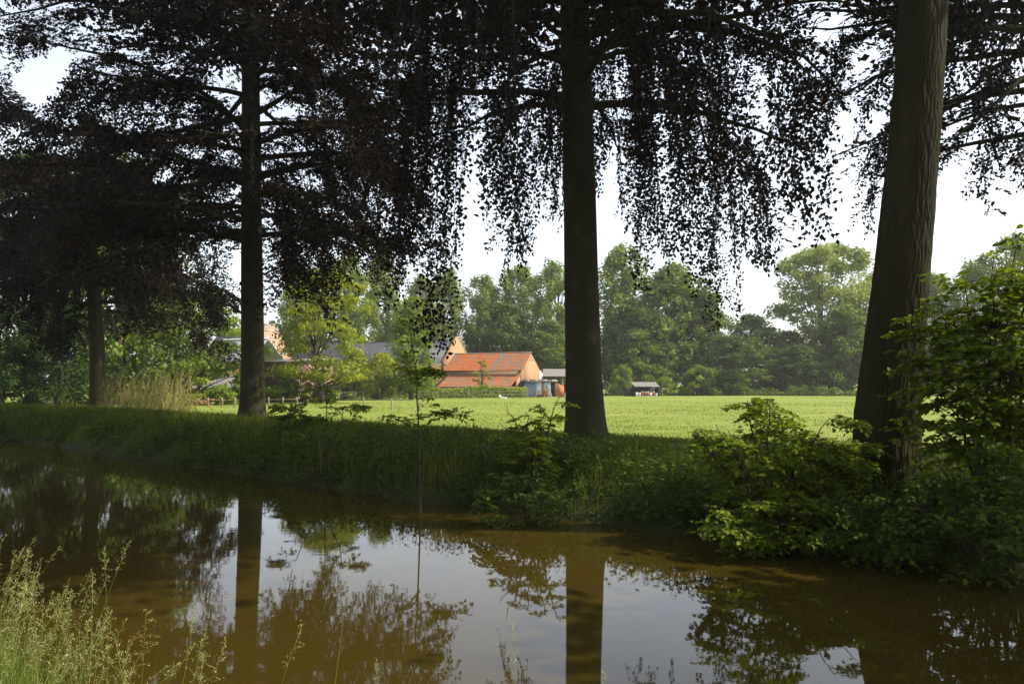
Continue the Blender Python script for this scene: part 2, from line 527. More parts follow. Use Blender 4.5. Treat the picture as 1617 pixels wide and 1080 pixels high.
paleblue = noisy_mat('pale_blue_paint', [(0.40, 0.50, 0.62), (0.56, 0.65, 0.74)], 3, 0.7, 0.25, 0.1)
dark = noisy_mat('dark_interior', [(0.010, 0.010, 0.010), (0.020, 0.019, 0.018)], 3, 0.9, 0.1, 0)
redpaint = noisy_mat('red_paint', [(0.24, 0.05, 0.035), (0.32, 0.08, 0.055)], 3, 0.6, 0.3, 0)
sand = noisy_mat('sandy_track', [(0.36, 0.29, 0.20), (0.50, 0.42, 0.31)], 1.5, 0.95, 0.1, 0.3)


def tile_mat(name, patchy):
    m, nt, out = new_mat(name)
    tc = nt.nodes.new('ShaderNodeTexCoord')
    a = nt.nodes.new('ShaderNodeAttribute'); a.attribute_name = 'tint'

    def nn(s, d=6, r=0.65):
        n = nt.nodes.new('ShaderNodeTexNoise'); n.inputs['Scale'].default_value = s; n.inputs['Detail'].default_value = d; n.inputs['Roughness'].default_value = r
        nt.links.new(tc.outputs['Object'], n.inputs['Vector']); return n
    base = ramp(nt, [(0.25, (0.27, 0.060, 0.013)), (0.5, (0.38, 0.105, 0.022)), (0.75, (0.43, 0.165, 0.045))], nn(1.6).outputs['Fac'])
    grey = ramp(nt, [(0.3, (0.13, 0.110, 0.088)), (0.7, (0.21, 0.19, 0.16))], nn(3.0).outputs['Fac'])
    ad = nt.nodes.new('ShaderNodeMath'); ad.operation = 'ADD'
    nt.links.new(nn(0.9, 9, 0.75).outputs['Fac'], ad.inputs[0]); nt.links.new(a.outputs['Fac'], ad.inputs[1])
    f = ramp(nt, [(0.50 + 0.42 - patchy, (0, 0, 0)), (0.60 + 0.42 - patchy, (1, 1, 1))], ad.outputs[0])
    mx = nt.nodes.new('ShaderNodeMix'); mx.data_type = 'RGBA'
    nt.links.new(f.outputs[0], mx.inputs[0]); nt.links.new(base.outputs[0], mx.inputs[6]); nt.links.new(grey.outputs[0], mx.inputs[7])
    p = pr(nt, 0.85, 0.2); nt.links.new(mx.outputs[2], p.inputs['Base Color'])
    nt.links.new(p.outputs[0], out.inputs['Surface'])
    return m


tile = tile_mat('red_clay_tile', 0.0)
TH = R(27)
ER = np.array([math.cos(TH), -math.sin(TH), 0.0])         # along the ridges, to the right and towards the camera
EB = np.array([math.sin(TH), math.cos(TH), 0.0])          # from the front walls towards the back
EZ = np.array([0, 0, 1.0])


def frame(o, a=ER, b_=EB):
    o = np.asarray(o, float)
    return lambda v: o + v[:, 0:1] * a + v[:, 1:2] * b_ + v[:, 2:3] * EZ


def roof_slope(g, Mx, x0, x1, y0, z0, y1, z1, th=0.12, tint=0.5):
    """A slab from the eave line (y0,z0) to the ridge line (y1,z1)."""
    g.prism([[x0, y0, z0], [x1, y0, z0], [x1, y1, z1], [x0, y1, z1]], (0, 0, th), Mx, tint)


def tiled_slope(g, Mx, x0, x1, y0, z0, y1, z1, patch, rows=None, cols=None, th=0.10):
    """Rows of pantiles as real steps and waves, patch(i,j) is the chance of grey."""
    ln = math.hypot(y1 - y0, z1 - z0)
    nr = rows or max(4, int(ln / 0.34)); nc = (cols or max(6, int((x1 - x0) / 0.26))) * 2
    ny, nzv = -(z1 - z0) / ln, (y1 - y0) / ln
    us_ = np.linspace(x0, x1, nc + 1)
    wave = 0.028 * (np.arange(nc + 1) % 2)
    for i in range(nr):
        a0, a1 = i / nr, (i + 1) / nr + 0.012
        lift0, lift1 = th + 0.045, th
        r0 = np.stack([us_, np.full(nc + 1, y0 + (y1 - y0) * a0), np.full(nc + 1, z0 + (z1 - z0) * a0)], -1) + np.stack([0 * wave, ny * (lift0 + wave), nzv * (lift0 + wave)], -1)
        r1_ = np.stack([us_, np.full(nc + 1, y0 + (y1 - y0) * a1), np.full(nc + 1, z0 + (z1 - z0) * a1)], -1) + np.stack([0 * wave, ny * (lift1 + wave), nzv * (lift1 + wave)], -1)
        k = np.arange(nc)
        v = np.vstack([r0, r1_])
        tt = patch((us_[:-1] - x0) / (x1 - x0), (i + 0.5) / nr) + rng.normal(0, 0.09, nc)
        g.add(Mx(v), np.stack([k, k + 1, k + 1 + nc + 1, k + nc + 1], -1), tt)


GF = 0.5            # field level at the farm
O_red = np.array([1.45, 118.0, GF])
Mr = frame(O_red)
L_r, W_r, H_e, H_r = 13.0, 6.0, 4.0, 6.35
t = thing('brick_barn', 'small brick barn with orange tiled roof and sunlit gable end', 'barn', O_red)
g = Geo().box((-L_r + 0.05, 0, -0.5), (0, 0.35, H_e - 0.03), M=Mr); g.build('wall', brick_old, t, O_red)
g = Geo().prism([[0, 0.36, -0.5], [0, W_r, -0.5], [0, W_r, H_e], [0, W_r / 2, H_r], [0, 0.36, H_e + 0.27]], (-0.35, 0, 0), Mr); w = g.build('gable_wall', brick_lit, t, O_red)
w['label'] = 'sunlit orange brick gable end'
g = Geo().box((-L_r + 0.05, W_r - 0.35, -0.5), (-0.36, W_r - 0.02, H_e - 0.1), M=Mr); g.build('wall', brick_old, t, O_red)
g = Geo(); roof_slope(g, Mr, -L_r, 0.06, -0.3, H_e - 0.23, W_r / 2, H_r + 0.02, 0.07)
roof_slope(g, Mr, -L_r, 0.06, W_r + 0.3, H_e - 0.23, W_r / 2, H_r + 0.02, 0.07)
g.build('roof', darkwood, t, O_red)
g = Geo()
tiled_slope(g, Mr, -L_r + 0.02, 0.08, -0.32, H_e - 0.25, W_r / 2, H_r,
            lambda a, b_: np.where(a > 0.63 + 0.05 * b_, 0.455, np.where(np.abs(a - 0.60 - 0.05 * b_) < 0.03, 0.80, np.where(a < 0.06, 0.44, 0.37))))
g.build('tiles', tile, t, O_red, kind='stuff')
g = Geo().tubes(Mr(np.stack([np.linspace(-L_r, 0.08, 12), np.full(12, W_r / 2), np.full(12, H_r + 0.13)], -1)), 0.13, 6); g.build('ridge', tile, t, O_red)
for vy, vz in ((2.6, 5.35), (3.4, 5.35), (3.0, 5.75)):
    Geo().box((0.0, vy - 0.11, vz - 0.11), (0.02, vy + 0.11, vz + 0.11), M=Mr).build('vent_hole', dark, t, O_red)
# open lean-to in front of the barn
O_l = O_red.copy()
t = thing('lean_to', 'low open lean-to with patchy red tiles in front of orange roofed barn', 'shed', Mr(np.array([[-6, -3.2, 0]]))[0])
lo = np.array(t.location)
g = Geo(); roof_slope(g, Mr, -12.2, -0.25, -3.3, 1.35, -0.01, 3.15, 0.07); g.build('roof', darkwood, t, lo)
g = Geo(); tiled_slope(g, Mr, -12.2, -0.2, -3.35, 1.33, -0.05, 3.12, lambda a, b_: 0.40 + 0.10 * (1 - b_) * (rng.random(len(a)) > 0.3)); g.build('tiles', tile, t, lo, kind='stuff')
for xx in (-11.8, -9.4, -7.0, -4.6, -2.4, -0.45):
    Geo().box((xx - 0.08, -3.1, -0.4), (xx + 0.08, -2.94, 1.42), M=Mr).build('post', wood, t, lo)
Geo().prism([[-0.3, -3.2, -0.4], [-0.3, -0.02, -0.4], [-0.3, -0.02, 3.08], [-0.3, -1.2, 2.45], [-0.3, -1.2, 1.5], [-0.3, -3.2, 1.5]], (-0.12, 0, 0), Mr).build('end_wall', brick_old, t, lo)
Geo().box((-12.0, -0.03, -0.4), (-0.45, -0.012, 3.3), M=Mr).build('back_board', darkwood, t, lo)

# white boarded catslide end behind the gable
t = thing('white_lean_to', 'narrow white boarded lean-to on the right of the orange gable', 'shed', Mr(np.array([[-1, 7.2, 0]]))[0])
lo = np.array(t.location)
for i in range(5):
    y0 = W_r + 0.03 + i * 0.6; y1 = y0 + 0.58
    z = lambda yy: 3.95 - (yy - W_r) * 0.62
    Geo().prism([[0.0, y0, -0.4], [0.0, y1, -0.4], [0.0, y1, z(y1)], [0.0, y0, z(y0)]], (-0.08, 0, 0), Mr).build('board', white, t, lo)
g = Geo(); roof_slope(g, Mr, -5, 0.05, W_r + 3.3, 1.96, W_r + 0.02, 3.99, 0.08); g.build('roof', zinc, t, lo)

# tin and timber shed with faded blue doors
O_s = np.array([1.75, 116.6, GF])
ES = norm(np.array([0.985, 0.02, 0.0])); EC = np.array([-ES[1], ES[0], 0])
Ms = frame(O_s, ES, EC)
t = thing('workshop_shed', 'patched low shed with faded blue doors below the orange gable', 'shed', O_s)
Geo().box((-0.1, 2.2, -0.3), (4.6, 2.32, 2.2), M=Ms).build('back_wall', darkwood, t, O_s)
Geo().box((-0.12, 0, -0.3), (-0.02, 2.19, 2.2), M=Ms).build('side_wall', darkwood, t, O_s)
Geo().prism([[-0.35, -0.35, 2.24], [4.75, -0.35, 2.20], [4.75, 2.5, 2.42], [-0.35, 2.5, 2.46]], (0, 0, 0.09), Ms).build('roof', sheet, t, O_s)
for k in range(9):
    Geo().box((0.4 + k * 0.42, -0.25, 2.34 + (k % 3) * 0.02), (0.62 + k * 0.42, 1.6, 2.44 + (k % 3) * 0.03), M=Ms).build('roof_weight', [white, sheet, wood][k % 3], t, O_s)
for i, (x0, x1, mm) in enumerate(((0, 0.42, blue), (0.44, 0.86, blue), (0.88, 1.30, blue), (1.32, 1.62, blue))):
    Geo().box((x0, 0.0, 0.02), (x1, 0.05, 2.15), M=Ms).build('door_board', mm, t, O_s)
Geo().box((1.66, 0.03, 0.35), (2.48, 0.07, 2.12), M=Ms).build('pale_panel', paleblue, t, O_s)
Geo().box((1.66, 0.02, 0.0), (2.48, 0.06, 0.33), M=Ms).build('panel_base', darkwood, t, O_s)
Geo().box((2.50, -0.05, -0.1), (2.68, 0.1, 2.22), M=Ms).build('post', rust, t, O_s)
Geo().box((2.72, 0.03, 0.9), (3.74, 0.07, 2.12), M=Ms).build('pale_panel', paleblue, t, O_s)
Geo().box((2.72, 0.03, 0.0), (3.74, 0.07, 0.88), M=Ms).build('lower_panel', sheet, t, O_s)
Geo().box((3.76, 0.6, 0.0), (4.4, 0.66, 2.12), M=Ms).build('dark_opening', dark, t, O_s)
Geo().box((4.42, -0.02, 0.0), (4.55, 0.1, 2.2), M=Ms).build('post', wood, t, O_s)
t2 = thing('rusty_panel', 'rusty brown metal panel standing beside the blue doored shed', 'panel', Ms(np.array([[5.1, 0, 0]]))[0])
Geo().prism([[4.60, 0.0, 0.0], [5.62, 0.0, 0.0], [5.62, 0.0, 1.55], [4.60, 0.0, 2.05]], (0, 0.05, 0), Ms).build('panel', rust, t2, np.array(t2.location))
for i, (xa, xb, zt, mm, lab) in enumerate(((1.75, 2.2, 0.9, darkwood, 'dark short pole'), (1.5, 2.05, 1.0, wood, 'pale short pole'), (2.75, 3.2, 1.5, rust, 'rust red pole'),
                                         (3.3, 3.05, 1.6, redpaint, 'red painted pole'), (3.9, 3.45, 1.3, stone, 'cream plank'), (3.55, 3.2, 1.1, wood, 'brown plank'))):
    lp = Ms(np.array([[xa, -0.55, 0]]))[0]
    g = Geo().tubes(Ms(np.array([[xa, -0.6, 0.0], [(xa + xb) / 2, -0.3, zt / 2], [xb, -0.02, zt]])), 0.045, 6)
    o = g.build('leaning_pole', mm, None, lp)
    tag(o, '%s leaning on the blue doored shed, %s from its left' % (lab, ['first', 'second', 'third', 'fourth', 'sixth', 'fifth'][i]), 'pole', 'poles leaning on the shed')
# white sack and orange board
lp = Ms(np.array([[5.9, -0.4, 0]]))[0]
th = np.linspace(0, 1, 7)
g = Geo().tubes(np.stack([lp[0] + 0.03 * np.sin(th * 5), np.full(7, lp[1]), lp[2] + th * 0.95], -1), [0.20, 0.27, 0.29, 0.26, 0.2, 0.1, 0.13], 9)
tag(g.build('white_sack', white, None, lp, smooth=True), 'white sack standing beside the rusty metal panel', 'sack')
lp = Ms(np.array([[6.4, 0.2, 0]]))[0]
g = Geo().box((6.25, 0.2, -0.1), (6.6, 0.28, 1.65), M=Ms)
tag(g.build('orange_board', brick_lit, None, lp), 'upright orange board between the white sack and the beech trunk', 'board')

# open shed with grey sheet roof, right
O_o = np.array([4.6, 124.0, GF])
Mo = frame(O_o, norm(np.array([1, -0.05, 0.0])), norm(np.array([0.05, 1, 0.0])))
t = thing('open_shed', 'open shed with grey corrugated roof behind the patched blue doored shed', 'shed', O_o)
g = Geo()
nc = 60
xs = np.linspace(0, 9, nc + 1); wz = 0.05 * (np.arange(nc + 1) % 2)
k = np.arange(nc)
g.add(Mo(np.vstack([np.stack([xs, np.full(nc + 1, -0.4), 3.0 + wz], -1), np.stack([xs, np.full(nc + 1, 4.6), 4.2 + wz], -1)])), np.stack([k, k + 1, k + nc + 2, k + nc + 1], -1))
g.build('roof', sheet, t, O_o)
Geo().box((0.0, -0.3, 2.72), (9.0, -0.15, 2.95), M=Mo).build('beam', darkwood, t, O_o)
for xx in (0.3, 3.0, 5.8, 8.6):
    for yy in (-0.2, 4.3):
        Geo().box((xx - 0.12, yy - 0.04, -0.4), (xx + 0.12, yy + 0.12, 2.7 + (1.15 if yy > 1 else 0)), M=Mo).build('post', wood, t, O_o)
Geo().box((0.0, 4.45, -0.3), (9.0, 4.52, 1.4), M=Mo).build('back_boarding', darkwood, t, O_o)

# slate barn
O_b = Mr(np.array([[-L_r, 0, 0]]))[0]
Mb = frame(O_b)
L_b, W_b, He_b, Hr_b = 31.0, 7.8, 5.2, 8.6
t = thing('slate_barn', 'long brown brick barn under a dark grey slate roof', 'barn', O_b)
Geo().box((-L_b, 0, -0.5), (-0.02, 0.4, He_b), M=Mb).build('wall', brick_old, t, O_b)
Geo().box((-L_b, W_b - 0.4, -0.5), (-0.5, W_b, He_b), M=Mb).build('wall', brick_old, t, O_b)
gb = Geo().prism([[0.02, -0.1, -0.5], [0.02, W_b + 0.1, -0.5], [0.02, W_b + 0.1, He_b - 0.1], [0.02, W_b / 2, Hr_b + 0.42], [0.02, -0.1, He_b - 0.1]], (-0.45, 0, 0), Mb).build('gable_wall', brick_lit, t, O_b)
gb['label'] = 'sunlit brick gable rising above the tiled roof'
for s_ in (0, 1):
    y0, y1 = (-0.25, W_b / 2) if s_ == 0 else (W_b + 0.25, W_b / 2)
    g = Geo().prism([[-0.48, y0, He_b - 0.12 + 0.05], [0.09, y0, He_b - 0.12 + 0.05], [0.09, y1, Hr_b + 0.50], [-0.48, y1, Hr_b + 0.50]], (0, 0, 0.12), Mb)
    g.build('coping', stone if s_ else brick_lit, t, O_b)
g = Geo(); roof_slope(g, Mb, -L_b - 0.1, -0.5, -0.28, He_b - 0.26, W_b / 2, Hr_b, 0.10); r_ = g.build('roof', slate, t, O_b)
g = Geo(); roof_slope(g, Mb, -L_b - 0.1, -0.5, W_b + 0.28, He_b - 0.26, W_b / 2, Hr_b, 0.10); g.build('roof', slate, t, O_b)
Geo().box((-L_b - 0.1, -0.42, He_b - 0.34), (-0.5, -0.27, He_b - 0.2), M=Mb).build('gutter', zinc, t, O_b)
Geo().tubes(Mb(np.stack([np.linspace(-L_b, -0.5, 12), np.full(12, W_b / 2), np.full(12, Hr_b + 0.1)], -1)), 0.1, 6).build('ridge', slate, t, O_b)
Geo().box((-26.3, 0.3 * W_b, 6.4), (-25.7, 0.3 * W_b + 0.5, 8.2), M=Mb).build('chimney', stone, t, O_b)


def arch(g, x0, x1, zs, z1, y, Mx, depth):
    a = np.linspace(0, np.pi, 9)
    c, rx, rz = (x0 + x1) / 2, (x1 - x0) / 2, z1 - zs
    ring = [[x0, y, -0.2], [x1, y, -0.2]] + [[c + rx * math.cos(q), y, zs + rz * math.sin(q)] for q in a]
    g.prism(ring, (0, depth, 0), Mx)


dd = Geo(); arch(dd, -3.9, -1.7, 1.3, 2.2, -0.05, Mb, 0.04); do = dd.build('arched_door', dark, t, O_b)
a = np.linspace(0, np.pi, 13)
Geo().tubes(Mb(np.array([[-1.7, -0.06, -0.2], [-1.7, -0.06, 0.6]] + [[-2.8 + 1.15 * math.cos(q), -0.06, 1.3 + 0.95 * math.sin(q)] for q in a] + [[-3.95, -0.06, 0.6], [-3.95, -0.06, -0.2]])), 0.10, 5).build('door_surround', stone, do, O_b)
for xx in (-9.4, -7.6):
    f = Geo().box((xx - 0.45, -0.04, 0.5), (xx + 0.45, -0.005, 2.2), M=Mb).build('window', paleblue, t, O_b)
    Geo().box((xx - 0.38, -0.06, 0.6), (xx - 0.03, -0.045, 2.1), M=Mb).build('pane', dark, f, O_b)
    Geo().box((xx + 0.03, -0.06, 0.6), (xx + 0.38, -0.045, 2.1), M=Mb).build('pane', blue, f, O_b)

# white garden shelter in front of the slate barn
c = P(584, 612, 120)
Mw = frame((c[0], c[1], GF))
t = thing('garden_shelter', 'small pale flat roofed garden shelter in front of the slate barn', 'shelter', (c[0], c[1], GF))
lo = np.array(t.location)
Geo().prism([[-0.95, -0.7, 1.75], [0.95, -0.7, 1.95], [0.95, 0.7, 1.95], [-0.95, 0.7, 1.75]], (0, 0, 0.1), Mw).build('roof', white, t, lo)
for xx in (-0.85, 0.78):
    Geo().box((xx, -0.6, -0.3), (xx + 0.12, -0.48, 1.75), M=Mw).build('post', white, t, lo)
Geo().box((-0.9, 0.5, -0.3), (0.9, 0.58, 1.74), M=Mw).build('back_wall', stone, t, lo)

# stepped gable house
c = P(432, 600, 122)
A1 = norm(np.array([0.80, -0.60, 0.0])); A2 = np.array([0.60, 0.80, 0])
O_h = np.array([c[0] - 3.6, 120.5, GF])
Mh = frame(O_h, A1, A2)
W_h, He_h = 8.0, 5.8
t = thing('stepped_gable_house', 'tall brick farmhouse with pale stepped gable behind the yellow green tree', 'house', O_h)
ring = [[0, 0, -0.5], [0, W_h, -0.5], [0, W_h, He_h]]
ns = 6
for i in range(ns):
    y = W_h - (i + 1) * (W_h / 2 - 0.35) / ns; z = He_h + (i + 1) * 5.0 / ns
    ring += [[0, W_h - i * (W_h / 2 - 0.35) / ns, z], [0, y, z]]
for i in range(ns)[::-1]:
    y = (i + 1) * (W_h / 2 - 0.35) / ns; z = He_h + (i + 1) * 5.0 / ns
    ring += [[0, y, z], [0, i * (W_h / 2 - 0.35) / ns, z]]
g = Geo().prism(ring, (-0.45, 0, 0), Mh); g.build('gable_wall', brick_pink, t, O_h)
for i in range(ns):
    for sgn in (0, 1):
        ya, yb = (i * (W_h / 2 - 0.35) / ns, (i + 1) * (W_h / 2 - 0.35) / ns)
        if sgn:
            ya, yb = W_h - yb, W_h - ya
        z = He_h + (i + 1) * 5.0 / ns
        Geo().box((-0.52, ya - 0.04, z + 0.002), (0.07, yb + 0.02, z + 0.14), M=Mh).build('step_stone', stone, t, O_h)
for z in (6.4, 7.6, 8.8, 9.8):
    wdt = (W_h / 2 - 0.5) * (1 - (z - He_h) / 5.2)
    Geo().box((0.0, W_h / 2 - wdt, z), (0.035, W_h / 2 + wdt, z + 0.13), M=Mh).build('stone_band', stone, t, O_h)
for (y, z) in ((2.4, 3.4), (5.0, 3.4), (3.7, 6.7)):
    f = Geo().box((0.0, y - 0.5, z), (0.04, y + 0.5, z + 1.5), M=Mh).build('window', white, t, O_h)
    Geo().box((0.042, y - 0.42, z + 0.08), (0.055, y - 0.03, z + 1.42), M=Mh).build('pane', dark, f, O_h)
    Geo().box((0.042, y + 0.03, z + 0.08), (0.055, y + 0.42, z + 1.42), M=Mh).build('pane', dark, f, O_h)
Geo().box((-12, 0.02, -0.5), (-0.46, 0.4, He_h), M=Mh).build('wall', brick_old, t, O_h)
g = Geo(); roof_slope(g, Mh, -12, -0.46, -0.3, He_h - 0.3, W_h / 2, 10.4, 0.1); g.build('roof', slate, t, O_h)
g = Geo(); roof_slope(g, Mh, -12, -0.46, W_h + 0.3, He_h - 0.3, W_h / 2, 10.4, 0.1); g.build('roof', slate, t, O_h)
Geo().box((-6.6, W_h / 2 - 0.4, 9.6), (-5.7, W_h / 2 + 0.4, 12.0), M=Mh).build('chimney', brick_dark, t, O_h)

# grey roofed wing, left of the second beech
c = P(366, 606, 108)
O_w = np.array([c[0] - 2.3, 106.0, GF])
Mw = frame(O_w)
t = thing('grey_roofed_wing', 'brick wing with light grey roof left of the second beech trunk', 'house', O_w)
Geo().prism([[-0.1, 0, -0.5], [-0.1, 6, -0.5], [-0.1, 6, 4.8], [-0.1, 3, 7.6], [-0.1, 0, 4.8]], (-0.35, 0, 0), Mw).build('gable_wall', brick_lit, t, O_w)
Geo().box((0.0, 0, -0.5), (7.0, 0.35, 4.8), M=Mw).build('wall', brick_lit, t, O_w)
g = Geo(); roof_slope(g, Mw, -0.6, 7.2, -0.3, 4.6, 3.0, 7.55, 0.09); g.build('roof', zinc, t, O_w)
g = Geo(); roof_slope(g, Mw, -0.6, 7.2, 6.3, 4.6, 3.0, 7.55, 0.09); g.build('roof', zinc, t, O_w)
Geo().tubes(Mw(np.stack([np.linspace(-0.6, 7.2, 4), np.full(4, 3.0), np.full(4, 7.7)], -1)), 0.11, 6).build('ridge', white, t, O_w)

# dark brick outbuilding right of the second beech
c = P(468, 636, 84)
EA = norm(np.array([0.94, -0.36, 0.0])); EA2 = np.array([0.08, 1, 0.0])
EAr = norm(np.array([0.55, 1.0, 0.0]))
O_d = np.array([c[0], 84.0, GF])
Md = frame(O_d, EA, EAr)
t = thing('brick_outbuilding', 'dark brick outbuilding with flat grey cap right of the second beech', 'outbuilding', O_d)
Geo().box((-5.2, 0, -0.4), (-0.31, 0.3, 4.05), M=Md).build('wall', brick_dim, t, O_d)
Geo().box((-0.3, -0.02, -0.4), (0.0, 5.5, 4.02), M=Md).build('side_wall', brick_dark, t, O_d)
for i in range(9):
    Geo().box((-0.32 + 0.1 * (i % 2), -0.05, -0.1 + i * 0.44), (0.03, 0.3 + 0.2 * (i % 2), 0.13 + i * 0.44), M=Md).build('quoin', stone, t, O_d)
Geo().prism([[-5.4, -0.25, 4.06], [0.25, -0.25, 4.06], [0.25, 5.7, 4.5], [-5.4, 5.7, 4.5]], (0, 0, 0.14), Md).build('roof', sheet, t, O_d)

# low shed far left with grey roof
c = P(330, 612, 88)
O_q = np.array([c[0], 88, GF])
Mq = frame(O_q, norm(np.array([1, -0.05, 0.0])), norm(np.array([0.05, 1, 0])))
t = thing('low_shed', 'long low shed with sagging grey roof left of the second beech', 'shed', O_q)
g = Geo()
xs = np.linspace(-3.6, 2.9, 40); sag = 0.06 * np.sin(xs * 0.9) + 0.03 * (np.arange(40) % 2)
k = np.arange(39)
g.add(Mq(np.vstack([np.stack([xs, np.full(40, -0.4), 1.45 + sag], -1), np.stack([xs, np.full(40, 3.4), 2.75 + sag], -1)])), np.stack([k, k + 1, k + 41, k + 40], -1)); g.build('roof', sheet, t, O_q)
Geo().box((-3.4, 0.9, -0.4), (2.7, 1.0, 1.7), M=Mq).build('back_wall', darkwood, t, O_q)
for xx in (-3.3, -1.2, 0.9, 2.6):
    Geo().box((xx - 0.07, -0.3, -0.4), (xx + 0.07, -0.18, 1.38), M=Mq).build('post', wood, t, O_q)

# brick rubble wall at the garden
c = P(295, 631, 72)
t = thing('low_brick_wall', 'low broken pinkish brick wall behind the leftmost beech', 'wall', (c[0], 72, GF))
lo = np.array(t.location)
bm = Geo().box((-0.2, -0.1, -0.07), (0.2, 0.1, 0.07)).build('brick', brick_lit, t, (0, 0, 0))
bm.location = (-1.6, 0, 0.07)
for i in range(44):
    row, col = i // 11, i % 11
    if row >= 2 and rng.random() < 0.35:
        continue
    o = bm.copy(); C.objects.link(o); o.parent = t
    o.location = (-2.3 + col * 0.43 + (row % 2) * 0.2, rng.normal(0, 0.03), 0.07 + row * 0.15); o.rotation_euler = (0, 0, rng.normal(0, 0.08))

# sandy track in front of the shed
g = Geo()
xs = np.linspace(0.6, 9.5, 14)
va = np.stack([xs, 115.6 + 0.25 * np.sin(xs * 1.7), np.full(14, 0)], -1); vb = np.stack([xs, 118 + 0 * xs, 0 * xs], -1)
for v_ in (va, vb):
    v_[:, 2] = ground_z(v_[:, 0], v_[:, 1]) + 0.02
k = np.arange(13)
g.add(np.vstack([va, vb]), np.stack([k, k + 1, k + 15, k + 14], -1))
o = g.build('farm_track', sand); o['kind'] = 'structure'

# white bird-like feeder by the hedge : a pale trough with a ball on it
c = onground(791, 105)
g = Geo()
a = np.linspace(0, 1, 9)
g.tubes(np.stack([c[0] - 0.15 + 0 * a, c[1] + 0 * a, c[2] + 0.12 + 0.34 * a], -1), 0.19 * np.sqrt(np.maximum(0.02, 1 - (2 * a - 1) ** 2)), 10)
g.tubes(np.array([[c[0] + 0.0, c[1] - 0.1, c[2] + 0.12], [c[0] + 0.4, c[1] - 0.1, c[2] + 0.1], [c[0] + 0.8, c[1] - 0.1, c[2] + 0.1]]), [0.07, 0.07, 0.05], 8)
tag(g.build('white_container', white, None, c, smooth=True), 'small white container lying in the grass before the clipped hedge', 'container')

# small shelter with coloured boxes on the far side of the field
O_k = onground(1020, 121)
Mk = frame(O_k, norm(np.array([1, 0.03, 0.0])), norm(np.array([-0.03, 1, 0.0])))
t = thing('field_shelter', 'small black open shelter with grey sheet roof across the field', 'shelter', O_k)
g = Geo()
xs = np.linspace(-1.75, 1.95, 30); wz = 0.04 * (np.arange(30) % 3 == 0); k = np.arange(29)
g.add(Mk(np.vstack([np.stack([xs, np.full(30, -0.5), 1.42 + wz], -1), np.stack([xs - 0.3, np.full(30, 1.5), 2.1 + wz], -1)])), np.stack([k, k + 1, k + 31, k + 30], -1)); g.build('roof', sheet, t, O_k)
Geo().box((-1.8, 1.3, -0.2), (1.8, 1.36, 1.7), M=Mk).build('back_wall', darkwood, t, O_k)
Geo().box((-1.85, -0.3, -0.2), (-1.79, 1.29, 1.3), M=Mk).build('side_wall', darkwood, t, O_k)
Geo().box((1.75, -0.3, -0.2), (1.81, 1.29, 1.3), M=Mk).build('side_wall', darkwood, t, O_k)
Geo().box((-3.0, 0.4, -0.2), (-1.9, 1.3, 1.25), M=Mk).build('annex', darkwood, t, O_k)
kcols = [(white, 'white'), (paleblue, 'pale blue'), (redpaint, 'red'), (redpaint, 'red'), (rust, 'rust red'), (white, 'white'), (redpaint, 'red'), (paleblue, 'pale blue')]
for i, (mm, cn) in enumerate(kcols):
    x = -1.62 + i * 0.41
    lp = Mk(np.array([[x + 0.16, -0.3, 0]]))[0]
    hh = [0.62, 0.5, 0.66, 0.6, 0.66, 0.6, 0.64, 0.4][i]
    bt = thing('hive_box', '%s box under the field shelter, %s from the left' % (cn, ['first', 'second', 'third', 'fourth', 'fifth', 'sixth', 'seventh', 'eighth'][i]), 'box', lp, 'boxes under the field shelter')
    Geo().box((x, -0.45, 0.1), (x + 0.33, -0.05, hh), M=Mk).build('body', mm, bt, lp)
    Geo().box((x - 0.02, -0.47, hh + 0.002), (x + 0.35, -0.03, hh + 0.06), M=Mk).build('lid', white if mm is not white else sheet, bt, lp)
    Geo().box((x + 0.02, -0.43, -0.1), (x + 0.31, -0.07, 0.098), M=Mk).build('base', white, bt, lp)

# fences
def fence(label, pts, h, rad, rails):
    pts = np.array(pts)
    t = thing('wire_fence', label, 'fence', pts[0])
    for q in pts:
        Geo().tubes(np.array([q - [0, 0, 0.3], q + [0.01, 0, h * 0.5], q + [0.03 * rng.normal(), 0, h]]), rad, 5).build('post', wood, t, pts[0])
    for rz, rr, mm in rails:
        Geo().tubes(pts + [0, 0, rz], rr, 4).build('wire', mm, t, pts[0])


fence('thin white taped fence in front of the clipped hedge', [onground(px, Y) for px, Y in ((536, 93), (562, 95), (600, 97), (640, 99), (690, 101), (740, 103), (790, 105), (826, 107))], 1.0, 0.045, ((0.55, 0.008, zinc), (0.95, 0.012, zinc)))
fence('short row of grey stakes in the pasture left of the sapling', [onground(px, Y) for px, Y in ((532, 68), (575, 64), (619, 60), (662, 57))], 0.85, 0.05, ((0.7, 0.012, zinc),))
fence('low garden fence of thin stakes between the two left beeches', [onground(px, Y) for px, Y in ((285, 66), (305, 66), (330, 66), (352, 66), (372, 66), (425, 67), (447, 67), (470, 68))], 0.8, 0.05, ((0.6, 0.015, wood),))


# ------------------------------------------------------------------ foliage builders
def rand_dirs(r, n):
    return norm(r.normal(size=(n, 3)))


